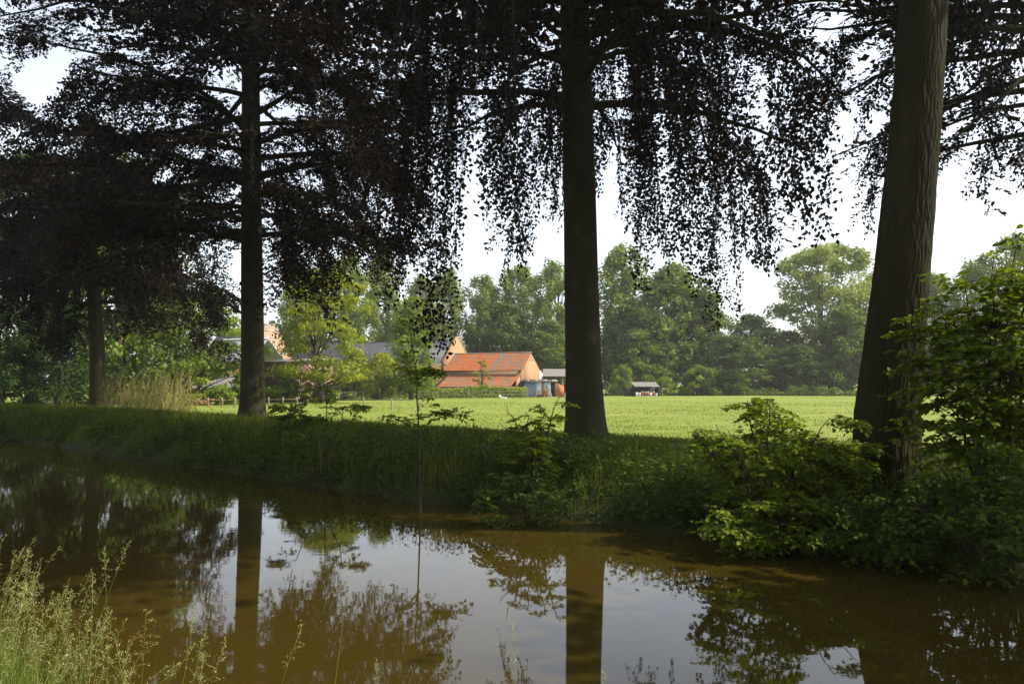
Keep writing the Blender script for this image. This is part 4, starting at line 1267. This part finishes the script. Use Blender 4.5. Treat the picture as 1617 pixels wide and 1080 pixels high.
# trees in the farm garden
def garden_tree(name, label, px, ytop, wpx, Y, seed, mat, style, n_p, per, leaf, th, flat=0.6):
    loc = onground(px, Y)
    h = P(px, ytop, Y)[2] - loc[2]
    return puff_tree(name, label, loc, seed, h, wpx * Y / F, mat, style, n_p, per, leaf, trunk_h=th, flat=flat)


garden_tree('yellow_green_tree', 'yellow green broad tree right of the second beech trunk', 512, 420, 168, 80, 701, M['yellow'], 'round', 140, 100, 0.28, 0.15, 0.5)
garden_tree('columnar_tree', 'slim bright green columnar tree before the slate roof', 650, 468, 82, 98, 702, M['lime'], 'cone', 120, 100, 0.30, 0.10)
garden_tree('garden_shrub', 'yellow green shrub before the slate barn, left of the columnar tree', 603, 556, 66, 102, 703, M['yellow'], 'round', 70, 90, 0.26, 0.05)
garden_tree('garden_shrub', 'yellow green shrub right under the yellow green tree', 560, 553, 60, 96, 704, M['yellow'], 'round', 70, 90, 0.26, 0.05)
garden_tree('garden_shrub', 'dark shrub in the shade under the yellow green tree', 535, 592, 60, 101, 705, M['dark_broad'], 'round', 40, 80, 0.26, 0.03)
garden_tree('garden_shrub', 'olive climber on the sunny side of the brick outbuilding', 497, 590, 46, 83, 711, M['yellow'], 'round', 46, 70, 0.22, 0.03)
garden_tree('garden_shrub', 'olive shrub at the right corner of the brick outbuilding', 516, 606, 40, 84, 712, M['lime'], 'round', 40, 70, 0.2, 0.02)
garden_tree('young_tree', 'thin young tree in front of the orange tiled roof', 762, 568, 34, 110, 706, M['yellow'], 'round', 16, 40, 0.22, 0.35)
garden_tree('garden_shrub', 'climber covered shrub on the dark brick outbuilding', 452, 585, 60, 82, 707, M['lime'], 'round', 40, 70, 0.24, 0.05)
garden_tree('garden_shrub', 'green round shrub by the low shed left of second beech', 348, 609, 50, 74, 708, M['lime'], 'round', 34, 80, 0.2, 0.02)
garden_tree('garden_shrub', 'tall green shrub touching the left side of second beech', 378, 590, 26, 76, 709, M['broad'], 'cone', 24, 80, 0.2, 0.02)
garden_tree('garden_shrub', 'olive shrub at the foot of the dry stalks', 245, 612, 80, 64, 710, M['broad'], 'round', 34, 80, 0.18, 0.02)


def hedge(name, label, pts, h, wd, mat, leaf, n, seed, rough=0.1):
    r = np.random.default_rng(seed)
    pts = np.array(pts)
    s = np.concatenate([[0], np.cumsum(np.linalg.norm(np.diff(pts[:, :2], axis=0), axis=1))])
    a = r.uniform(0, s[-1], n)
    c = np.stack([np.interp(a, s, pts[:, i]) for i in range(3)], -1)
    dirn = norm(pts[-1] - pts[0]); side = np.array([-dirn[1], dirn[0], 0])
    hv = h * (1 + rough * vnoise(a * 1.1, 0 * a, 0, seed, 3))
    face = r.integers(0, 4, n)
    e = r.uniform(-1, 1, n); z = r.uniform(0, 1, n)
    off = np.where(face == 0, -1.0, np.where(face == 1, 1.0, e)) * wd / 2
    zz = np.where(face >= 2, np.where(face == 2, 1.0, z), z)
    nr = np.where((face == 0)[:, None], -side, np.where((face == 1)[:, None], side, np.array([0, 0, 1.0])))
    q = c + side * (off * (1 + 0.12 * r.normal(size=n)))[:, None] + np.stack([0 * a, 0 * a, zz * hv], -1) + r.normal(0, 0.05, (n, 3))
    nr = norm(nr + np.array([0.35, 0, 0.55]) + r.normal(0, 0.5, (n, 3)))
    G = Geo()
    ti = np.clip(0.5 + 0.25 * vnoise(a * 0.9, zz * 2, 0, seed + 1, 3) + r.normal(0, 0.15, n), 0, 1)
    G.leaves(q, norm(np.cross(nr, rand_dirs(r, n))), nr, leaf * r.uniform(0.7, 1.2, n), leaf * 0.7, ti)
    t = thing(name, label, 'hedge', pts[0])
    G.build('foliage', mat, t, pts[0], kind='stuff')
    k = max(6, int(s[-1] / 0.6))
    aa = (np.arange(k) + 0.5) / k * s[-1]
    st = np.stack([np.interp(aa, s, pts[:, i]) for i in range(3)], -1)
    T = Geo().tubes(np.stack([st, st + [0.05, 0, h * 0.45], st + [0, 0.05, h * 0.85]], 1), [0.04, 0.03, 0.015], 4)
    T.build('stems', M['twig'], t, pts[0], kind='stuff')


hedge('clipped_hedge', 'long bright green clipped hedge in front of the barns', [onground(545, 104), onground(640, 107), onground(740, 109), onground(831, 111.5)], 1.40, 1.2, M['hedge'], 0.19, 15000, 801, 0.18)
hedge('clipped_hedge', 'low green hedge behind the garden stakes left of second beech', [onground(255, 74), onground(310, 74), onground(372, 74)], 0.95, 0.9, M['yellow'], 0.15, 3000, 802, 0.25)
hedge('bramble_hedge', 'low bramble bank along the far field edge right', [onground(1150, 133), onground(1260, 132), onground(1380, 130), onground(1500, 128), onground(1640, 126)], 0.95, 1.6, M['broad'], 0.26, 8000, 803, 0.9)
hedge('bramble_hedge', 'low bramble bank along the far field edge behind the shelter', [onground(955, 131), onground(1050, 133), onground(1150, 133.5)], 0.7, 1.4, M['dark_broad'], 0.26, 3500, 804, 0.9)


# dry stalk tangle beside the leftmost beech
r_ = np.random.default_rng(91)
n = 260
c = onground(232, 57)
t = thing('dry_stalk_tangle', 'tangle of tall dry beige stalks right of the leftmost beech', 'brush', c)
sx = c[0] + r_.uniform(-2.8, 2.8, n); sy = 57 + r_.uniform(-1.5, 2.5, n)
sz_ = ground_z(sx, sy)
hh = r_.uniform(0.9, 3.1, n)
lean = r_.normal(0.25, 0.28, n)
pth = np.stack([np.stack([sx, sy, sz_], -1), np.stack([sx + lean * hh * 0.35, sy, sz_ + hh * 0.55], -1), np.stack([sx + lean * hh, sy + r_.normal(0, 0.2, n), sz_ + hh], -1)], 1)
Geo().tubes(pth, [0.022, 0.018, 0.008], 3, r_.random(n)).build('stalks', M['dry'], t, c, kind='stuff')
G = Geo()
k = r_.integers(0, n, 1600); f_ = r_.uniform(0.05, 0.9, 1600)[:, None]
q = pth[k, 0] * (1 - f_) + pth[k, 2] * f_ + r_.normal(0, 0.08, (1600, 3))
G.leaves(q, rand_dirs(r_, 1600), rand_dirs(r_, 1600), 0.16, 0.09, r_.random(1600)); G.build('foliage', M['yellow'], t, c, kind='stuff')


# ------------------------------------------------------------------ bank: hazels, saplings, weeds, grass
def shrub(name, label, base, seed, stems, n_spray, splen, mat, leaf=(0.09, 0.065), droop=(0.05, 0.35), ntw=8, twl=0.28, nlf=5, tmin=0.25, cat='shrub', up=0.05, stem_r=0.022, tilt=0.28):
    """stems: list of point lists (world). Flat leafy boughs leave every stem."""
    r = np.random.default_rng(seed)
    base = np.array(base, float)
    t = thing(name, label, cat, base)
    pm = []
    for q in stems:
        q = np.array(q, float); s = np.linspace(0, 1, len(q))
        pth = np.stack([np.interp(np.linspace(0, 1, 9), s, q[:, i]) for i in range(3)], -1)
        pth[1:-1] += r.normal(0, 0.02, (7, 3))
        pm.append(pth)
        ln = np.linalg.norm(pth[-1] - pth[0])
        Geo().tubes(pth, stem_r * np.linspace(1.1, 0.25, 9), 6).build('stem', M['twig'], t, base, smooth=True)
    pm = np.array(pm)
    G, T = Geo(), Geo()
    li = r.integers(0, len(pm), n_spray); tt = r.uniform(tmin, 1.0, n_spray)
    f = tt * 8; i0 = np.minimum(f.astype(int), 7); w = (f - i0)[:, None]
    p0 = pm[li, i0] * (1 - w) + pm[li, i0 + 1] * w
    out_ = norm((p0 - base) * np.array([1, 1, 0]) + r.normal(0, 0.6, (n_spray, 3)) * np.array([1, 1, 0.0]))
    d = norm(out_ + np.array([0, 0, up]) + r.normal(0, 0.12, (n_spray, 3)))
    ln = r.uniform(*splen, n_spray) * (1.1 - 0.5 * tt)
    ref = norm(np.array([0, 0, 1.0]) + r.normal(0, 0.2, (n_spray, 3)))
    spray(r, G, T, p0, d, ln, r.uniform(*droop, n_spray), ref, ntw, twl, nlf, leaf[0], leaf[1], tilt, rad=0.006, big=True)
    G.build('foliage', mat, t, base, kind='stuff')
    T.build('twigs', M['twig'], t, base, kind='stuff')
    return t


def stem_fan(base, tops):
    return [[base + np.array([0.05 * i - 0.1, 0.0, 0]), base * 0.45 + np.array(q) * 0.55 + np.array([0, 0, 0.25]), np.array(q)] for i, q in enumerate(tops)]


# bush left of the leaning trunk
Yb = 12.6
bb = onground(1205, Yb); bb[2] = gz(bb[0], Yb)
tops = [P(1345, 690, Yb - 0.4), P(1310, 660, Yb - 0.2), P(1130, 670, Yb), P(1350, 700, Yb + 0.1), P(1330, 740, Yb - 0.2), P(1270, 690, Yb + 0.3), P(1180, 632, Yb), P(1215, 638, Yb - 0.3), P(1150, 680, Yb - 0.2), P(1255, 665, Yb), P(1290, 690, Yb + 0.2), P(1320, 700, Yb), P(1200, 700, Yb - 0.8), P(1250, 720, Yb - 0.7), P(1165, 720, Yb + 0.4), P(1230, 660, Yb + 0.6)]
shrub('hazel_bush', 'rounded hazel bush on the bank left of the leaning furrowed trunk', bb, 11, stem_fan(bb, tops), 210, (0.5, 1.0), M['hazel'], (0.085, 0.062))
bb2 = onground(1215, 12.1)
tops = [P(1150, 805, 11.5), P(1200, 785, 11.6), P(1255, 785, 11.6), P(1135, 830, 11.4), P(1180, 840, 11.3), P(1240, 825, 11.4)]
shrub('hazel_bush', 'low leafy bush overhanging the water under the rounded hazel', bb2, 12, stem_fan(bb2, tops), 60, (0.3, 0.7), M['hazel'], (0.08, 0.06), (0.1, 0.4))
# big hazel right of the leaning trunk
Yh = 11.6
bh = onground(1545, Yh)
tops = [P(1480, 470, Yh), P(1520, 430, Yh), P(1570, 400, Yh - 0.4), P(1610, 370, Yh - 0.2), P(1650, 360, Yh), P(1500, 540, Yh - 0.3), P(1560, 520, Yh - 0.6), P(1610, 500, Yh - 0.8), P(1540, 600, Yh - 0.5), P(1600, 610, Yh - 0.9), P(1490, 610, Yh), P(1650, 560, Yh - 0.6), P(1600, 450, Yh + 0.5), P(1660, 450, Yh)]
shrub('hazel_bush', 'tall layered hazel at the right edge beside the leaning trunk', bh, 13, stem_fan(bh, tops), 230, (0.5, 1.25), M['hazel'], (0.095, 0.07), (0.05, 0.3), 9, 0.32, 5)
bh2 = onground(1560, 10.4)
tops = [P(1480, 720, 10.3), P(1540, 700, 10.1), P(1600, 690, 9.9), P(1500, 790, 10.0), P(1570, 780, 9.7), P(1640, 760, 9.6), P(1440, 780, 10.3), P(1610, 850, 9.5)]
shrub('bramble_bush', 'dark bramble bush on the bank in the lower right corner', bh2, 14, stem_fan(bh2, tops), 85, (0.4, 0.9), M['weed'], (0.075, 0.055), (0.1, 0.45))
bh3 = onground(1400, 11.0)
tops = [P(1340, 790, 10.9), P(1400, 770, 11.0), P(1450, 790, 10.7), P(1370, 840, 10.6), P(1430, 845, 10.4), P(1320, 835, 10.9)]
shrub('bramble_bush', 'dark bramble bush below the foot of the leaning trunk', bh3, 15, stem_fan(bh3, tops), 75, (0.3, 0.8), M['weed'], (0.07, 0.052), (0.1, 0.45))
# small bush left of the centre trunk
bc = onground(842, 16.2)
tops = [P(800, 640, 15.7), P(788, 668, 15.6), P(830, 650, 15.7), P(862, 640, 15.8), P(885, 625, 16.0), P(850, 670, 15.4), P(815, 690, 15.5)]
shrub('hazel_bush', 'small open hazel bush just left of the centre beech foot', bc, 16, stem_fan(bc, tops), 40, (0.35, 0.7), M['hazel'], (0.09, 0.066), (0.05, 0.3), 8, 0.22, 4)
bd = onground(830, 14.6)
tops = [P(770, 765, 14.0), P(810, 745, 14.2), P(850, 745, 14.3), P(885, 765, 14.1), P(760, 785, 13.9), P(820, 795, 13.8), P(865, 795, 13.9)]
shrub('hazel_bush', 'low leafy bush overhanging the water below the centre beech', bd, 17, stem_fan(bd, tops), 26, (0.3, 0.7), M['weed'], (0.08, 0.06), (0.1, 0.4))
# saplings
bs = onground(668, 15.4)
pth = [bs, P(662, 660, 15.4), P(655, 600, 15.4), P(650, 540, 15.4), P(645, 500, 15.4)]
shrub('sapling', 'thin upright sapling between the second beech and the centre beech', bs, 18, [pth, [P(664, 690, 15.4), P(640, 668, 15.2), P(605, 655, 15.0)], [P(660, 660, 15.4), P(690, 650, 15.5), P(720, 655, 15.6)], [P(655, 600, 15.4), P(690, 585, 15.3)]], 44, (0.25, 0.6), M['hazel'], (0.085, 0.062), (0.0, 0.25), 6, 0.18, 3, 0.3, 'sapling', 0.2, 0.018)
bs = onground(516, 19.6)
shrub('sapling', 'leafy sapling on the bank right of the second beech foot', bs, 19, [[bs, P(516, 650, 19.6), P(512, 612, 19.6), P(508, 585, 19.6)], [bs + [0, 0, 0.3], P(470, 650, 19.6), P(445, 640, 19.5)], [bs + [0, 0, 0.4], P(545, 645, 19.5), P(560, 640, 19.4)]], 40, (0.3, 0.65), M['hazel'], (0.085, 0.062), (0.0, 0.3), 6, 0.2, 3, 0.25, 'sapling', 0.1, 0.016)
bs = onground(470, 24)
shrub('weed_bush', 'low dark leafy bush at the right of the second beech foot', bs, 20, stem_fan(bs, [P(450, 655, 24), P(480, 640, 24), P(500, 660, 23.6), P(465, 670, 23.5)]), 40, (0.3, 0.7), M['weed'], (0.09, 0.07))
# broken branch stub
q0, q1, q2 = P(1132, 722, 13.6), P(1115, 700, 13.5), P(1096, 684, 13.4)
t = thing('broken_branch', 'broken bare branch stub poking out left of the rounded hazel', 'branch', q0)
Geo().tubes(np.array([q0 + [0.1, 0.1, -0.2], q1, q2]), [0.07, 0.062, 0.055], 8).build('stub', M['far_bark'], t, q0, smooth=True)
Geo().tubes(np.array([q1, P(1122, 722, 13.3), P(1150, 742, 13.2)]), [0.03, 0.024, 0.012], 6).build('side_twig', M['far_bark'], t, q0, smooth=True)

# bank weeds
r_ = np.random.default_rng(55)


def weeds(n_plants, u0, u1, f0, f1, hmin, hmax, per, leaf, seed):
    r = np.random.default_rng(seed)
    u = u0 + (u1 - u0) * r.random(n_plants) ** 1.25
    s = far_edge(u) + r.uniform(f0, f1, n_plants)
    x, y = xy(u, s)
    keep = vnoise(x * 0.9, y * 0.9, 0, seed, 3) > -0.25
    x, y = x[keep], y[keep]; n_ = len(x)
    z = np.maximum(ground_z(x, y), 0.0)
    h = r.uniform(hmin, hmax, n_)
    f = r.uniform(0.15, 1.0, (n_, per))
    a = r.uniform(0, 2 * np.pi, (n_, per))
    q = np.stack([x, y, z], -1)[:, None] + np.stack([0.12 * np.cos(a) * h[:, None], 0.12 * np.sin(a) * h[:, None] , f * h[:, None]], -1) + r.normal(0, 0.05, (n_, per, 3))
    d = norm(np.stack([np.cos(a), np.sin(a), r.uniform(-0.5, 0.5, (n_, per))], -1))
    nr = norm(np.array([0, 0, 1.0]) + r.normal(0, 0.4, (n_, per, 3)))
    ti = np.clip(np.repeat(r.normal(0.42, 0.2, n_), per) + r.normal(0, 0.12, n_ * per), 0, 1)
    G = Geo()
    sz = r.uniform(0.6, 1.3, n_ * per) * leaf
    G.leaves(q.reshape(-1, 3), d.reshape(-1, 3), nr.reshape(-1, 3), sz, sz * 0.6, ti)
    T = np.stack([np.stack([x, y, z - 0.05], -1), np.stack([x, y, z + h * 0.5], -1), np.stack([x + r.normal(0, 0.05, n_), y, z + h], -1)], 1)
    G.tubes(T, [0.006, 0.005, 0.003], 3, 0.2)
    return G


G = weeds(3600, -6, 62, -0.2, 1.7, 0.25, 0.75, 16, 0.10, 61)
G2 = weeds(900, -6, 14, -0.15, 2.5, 0.25, 0.6, 18, 0.085, 62)
o = G.build('bank_weeds', M['weed'])
tag(o, 'dark leafy weeds along the waterline of the far bank', 'weeds', None, 'stuff')
G3 = weeds(1700, -6, 60, 1.4, 5.0, 0.10, 0.34, 14, 0.09, 63)
o = G3.build('bank_weeds', M['weed'])
tag(o, 'scattered broad leaved weeds among the grass on top of the far bank', 'weeds', None, 'stuff')
o = G2.build('bank_weeds', M['weed'])
tag(o, 'dense dark weeds on the right part of the far bank', 'weeds', None, 'stuff')


def blades(x, y, h, wd, r, tint, lean=0.35, seg=2):
    n_ = len(x)
    z = ground_z(x, y) - 0.02
    a = r.uniform(0, 2 * np.pi, n_)
    side = np.stack([np.cos(a), np.sin(a), 0 * a], -1) * (wd / 2)[:, None]
    b_ = r.uniform(0, 2 * np.pi, n_); le = np.abs(r.normal(0, lean, n_)) * h
    tip = np.stack([np.cos(b_) * le, np.sin(b_) * le, h * np.sqrt(np.clip(1 - (le / h / 1.4) ** 2, 0.15, 1))], -1)
    p0 = np.stack([x, y, z], -1)
    mid = p0 + tip * np.array([0.38, 0.38, 0.58])
    v = np.stack([p0 - side, p0 + side, mid + side * 0.8, p0 + tip, mid - side * 0.8], 1).reshape(-1, 3)
    f = np.arange(n_ * 5).reshape(-1, 5)
    return v, f, tint


# bank grass
n = 110000
u = -7 + 75 * r_.random(n) ** 1.3
s = far_edge(u) + 0.15 + 12.5 * r_.random(n) ** 0.9
x, y = xy(u, s)
den = vnoise(x * 0.8, y * 0.8, 0, 8, 4)
h = np.clip(r_.normal(0.34, 0.11, n) * (1 + 0.6 * den), 0.08, 0.9) * np.interp(s - far_edge(u), [0, 2, 3.8, 5.5, 12.5], [1.0, 1.0, 0.7, 0.42, 0.22])
dist = np.hypot(x, y)
G = Geo(); v, f, ti = blades(x, y, h, 0.010 + 0.0006 * dist, r_, np.clip(0.42 + 0.34 * den + r_.normal(0, 0.18, n), 0, 1), 0.5); G.add(v, f, ti)
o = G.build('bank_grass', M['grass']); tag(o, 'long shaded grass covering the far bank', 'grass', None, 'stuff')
# meadow grass, thinning with distance
n = 90000
yy = 16 + 70 * r_.random(n) ** 2.2
xx = r_.uniform(-0.66, 0.66, n) * yy * 1.05
uu, ss = us(xx, yy)
ok = (ss - far_edge(uu)) > 6.5
xx, yy = xx[ok], yy[ok]; n = len(xx)
den = vnoise(xx * 0.25, yy * 0.25, 0, 18, 3)
h = np.clip(r_.normal(0.065, 0.025, n) * (1 + 0.6 * den), 0.02, 0.25)
G = Geo(); v, f, ti = blades(xx, yy, h, 0.010 + 0.0008 * yy, r_, np.clip(0.55 + 0.15 * den + r_.normal(0, 0.15, n), 0, 1), 0.8); G.add(v, f, ti)
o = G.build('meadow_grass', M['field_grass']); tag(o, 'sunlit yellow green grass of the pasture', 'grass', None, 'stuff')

# floating specks
n = 260
u = r_.uniform(-3, 40, n); s = r_.uniform(2.6, 11.2, n)
x, y = xy(u, s)
G = Geo()
G.leaves(np.stack([x, y, np.full(n, 0.006)], -1), np.concatenate([r_.normal(size=(n, 2)), np.zeros((n, 1))], 1), np.tile([0, 0, 1.0], (n, 1)), r_.uniform(0.008, 0.03, n), 0.012, r_.random(n))
o = G.build('floating_specks', M['dry']); tag(o, 'tiny pale specks floating on the brown water', 'debris', None, 'stuff')

# ------------------------------------------------------------------ near bank grass in the lower left corner
def near_blades(n, x0, x1, y0, y1, hm, hs_, seed, cond=None):
    r = np.random.default_rng(seed)
    x = r.uniform(x0, x1, n); y = r.uniform(y0, y1, n)
    u, s = us(x, y)
    ok = s < near_edge(u) - 0.02
    if cond is not None:
        ok &= cond(x, y, r)
    return x[ok], y[ok], r


x, y, r = near_blades(70000, -6, 1.0, 0.9, 7.0, 0, 0, 71, lambda x, y, r: r.random(len(x)) < np.clip(1.25 - np.hypot(x + 3.2, y - 4.2) / 3.0, 0.12, 1))
h = np.clip(r.normal(0.38, 0.12, len(x)), 0.1, 0.75)
G = Geo()
n_ = len(x)
z = ground_z(x, y) - 0.02
a = r.uniform(0, 2 * np.pi, n_); wd = r.uniform(0.003, 0.007, n_)
side = np.stack([np.cos(a), np.sin(a), 0 * a], -1) * (wd / 2)[:, None]
b_ = r.uniform(0, 2 * np.pi, n_); le = np.abs(r.normal(0, 0.45, n_)) * h
tip = np.stack([np.cos(b_) * le, np.sin(b_) * le, h * np.clip(1 - 0.4 * (le / h) ** 2, 0.2, 1)], -1)
p0 = np.stack([x, y, z], -1)
m1, m2 = p0 + tip * [0.22, 0.22, 0.45], p0 + tip * [0.6, 0.6, 0.85]
v = np.stack([p0 - side, p0 + side, m1 + side, m1 - side, m2 + side * 0.7, m2 - side * 0.7, p0 + tip], 1).reshape(-1, 3)
i = np.arange(n_)[:, None] * 7
ti = np.clip(r.normal(0.4, 0.22, n_), 0, 1)
G.add(v, np.concatenate([i + [[0, 1, 2, 3]], i + [[3, 2, 4, 5]]]), np.concatenate([ti, ti]))
G.add(np.zeros((0, 3)), np.zeros((0, 4), int))
G.f.append(i + [[5, 4, 6]]); G.t.append(ti)
o = G.build('near_grass', M['tall_grass']); tag(o, 'sunlit green grass on the near bank in the lower left corner', 'grass', None, 'stuff')


def panicle(G, S, r, base, tip, n_br, hlen, spread, grain):
    """Stem from base to tip with an open seed head of grains over its last hlen metres."""
    base, tip = np.array(base), np.array(tip)
    tt = np.linspace(0, 1, 8)
    bow = np.array([r.normal(0, 0.05), r.normal(0, 0.05), 0])
    pth = base + (tip - base) * tt[:, None] + bow * np.sin(tt * np.pi)[:, None]
    G.tubes(pth, 0.0022 * np.linspace(1.2, 0.35, 8), 4, float(np.clip(r.normal(0.55, 0.2), 0, 1)))
    Ltot = np.linalg.norm(tip - base)
    k = np.arange(n_br)
    f = 1 - hlen / Ltot * (1 - (k + 0.5) / n_br)
    p0 = np.stack([np.interp(f, tt, pth[:, i]) for i in range(3)], -1)
    ax = norm(tip - base)
    d = norm(ax * 0.9 + r.normal(0, 0.75, (n_br, 3)))
    bl = spread * r.uniform(0.5, 1.2, n_br) * np.interp((k + 0.5) / n_br, [0, 0.3, 1], [0.7, 1, 0.25])
    G.tubes(np.stack([p0, p0 + d * bl[:, None] * 0.6, p0 + d * bl[:, None] - np.array([0, 0, 1]) * (bl * 0.15)[:, None]], 1), [0.0010, 0.0008, 0.0005], 3, 0.7)
    m_ = 5
    g_ = np.linspace(0.25, 1, m_)[None]
    q = p0[:, None] + d[:, None] * (bl[:, None] * g_)[..., None] + r.normal(0, 0.005, (n_br, m_, 3))
    q[..., 2] -= 0.15 * bl[:, None] * g_ ** 2
    gd = norm(d[:, None] + r.normal(0, 0.4, (n_br, m_, 3)) + np.array([0, 0, -0.1]))
    K = n_br * m_
    S.leaves(q.reshape(K, 3), gd.reshape(K, 3), rand_dirs(r, K), grain * r.uniform(0.7, 1.3, K), grain * 0.32, np.clip(r.normal(0.5, 0.25, K), 0, 1))


r = np.random.default_rng(77)
G, S = Geo(), Geo()
cnt = 0
while cnt < 600:
    x = r.uniform(-4.8, -0.9); y = r.uniform(3.0, 6.6)
    u, s = us(x, y)
    if s > near_edge(u) - 0.05:
        continue
    px = CX + F * x / y
    if r.random() > np.interp(px, [-100, 150, 230, 330, 420, 480], [1, 1, 0.5, 0.22, 0.10, 0.0]):
        continue
    cnt += 1
    z = gz(x, y)
    hgt = np.clip(r.normal(0.80, 0.16), 0.40, 1.10) * np.interp(px, [0, 200, 420], [1.0, 0.98, 0.75])
    ln = r.normal(0.18, 0.22); ly = r.normal(0, 0.15)
    panicle(G, S, r, (x, y, z), (x + ln * hgt, y + ly * hgt, z + hgt), int(r.integers(9, 17)), r.uniform(0.12, 0.26), r.uniform(0.03, 0.08), 0.0105)
o = G.build('grass_stems', M['tall_grass']); tag(o, 'mass of thin flowering grass stems in the lower left corner', 'grass', None, 'stuff')
o = S.build('grass_seed_heads', M['seed']); tag(o, 'mass of pale open seed heads in the lower left corner', 'grass', None, 'stuff')

# single stalks that stand out against the water
for i, (bx_, by_, tx, ty, Yn, hl, lab) in enumerate((
        (470, 1180, 552, 875, 4.3, 0.30, 'tall grass stalk leaning right before the sky reflection'),
        (800, 1200, 812, 975, 4.2, 0.26, 'upright grass stalk left of the centre trunk reflection'),
        (955, 1180, 953, 1062, 4.0, 0.10, 'short grass tip at the foot of the centre trunk reflection'),
        (560, 1190, 595, 1043, 4.0, 0.12, 'short grass tip below the sapling reflection'),
        (400, 1170, 478, 985, 4.1, 0.22, 'leaning grass stalk right of the second trunk reflection'),
        (130, 1130, 204, 855, 4.4, 0.16, 'tallest leaning grass stalk above the seed head mass'),
        (158, 1130, 164, 865, 4.4, 0.14, 'straight tall grass stalk beside the tallest leaning one'),
        (250, 1150, 328, 985, 4.2, 0.2, 'leaning grass stalk left of the second trunk reflection'))):
    b0, t0 = P(bx_, by_, Yn), P(tx, ty, Yn)
    g0 = gz(b0[0], b0[1])
    b0[2] = g0
    t = thing('grass_stalk', lab, 'grass stalk', b0, 'single grass stalks on the near bank')
    G, S = Geo(), Geo()
    panicle(G, S, r, b0, t0, 14, hl, 0.035, 0.011)
    G.build('stem', M['tall_grass'], t, b0)
    S.build('seed_head', M['seed'], t, b0)

# ------------------------------------------------------------------ haze
m, nt, out = new_mat('haze_air')
pv = nt.nodes.new('ShaderNodeVolumePrincipled')
pv.inputs['Color'].default_value = (0.97, 0.99, 0.97, 1)
pv.inputs['Density'].default_value = 0.00028
pv.inputs['Anisotropy'].default_value = 0.2
nt.links.new(pv.outputs[0], out.inputs['Volume'])
hz = Geo().box((-260, -40, -3.5), (260, 330, 40)).build('haze', m)
tag(hz, 'thin pale summer haze over field and trees', 'haze', None, 'stuff')
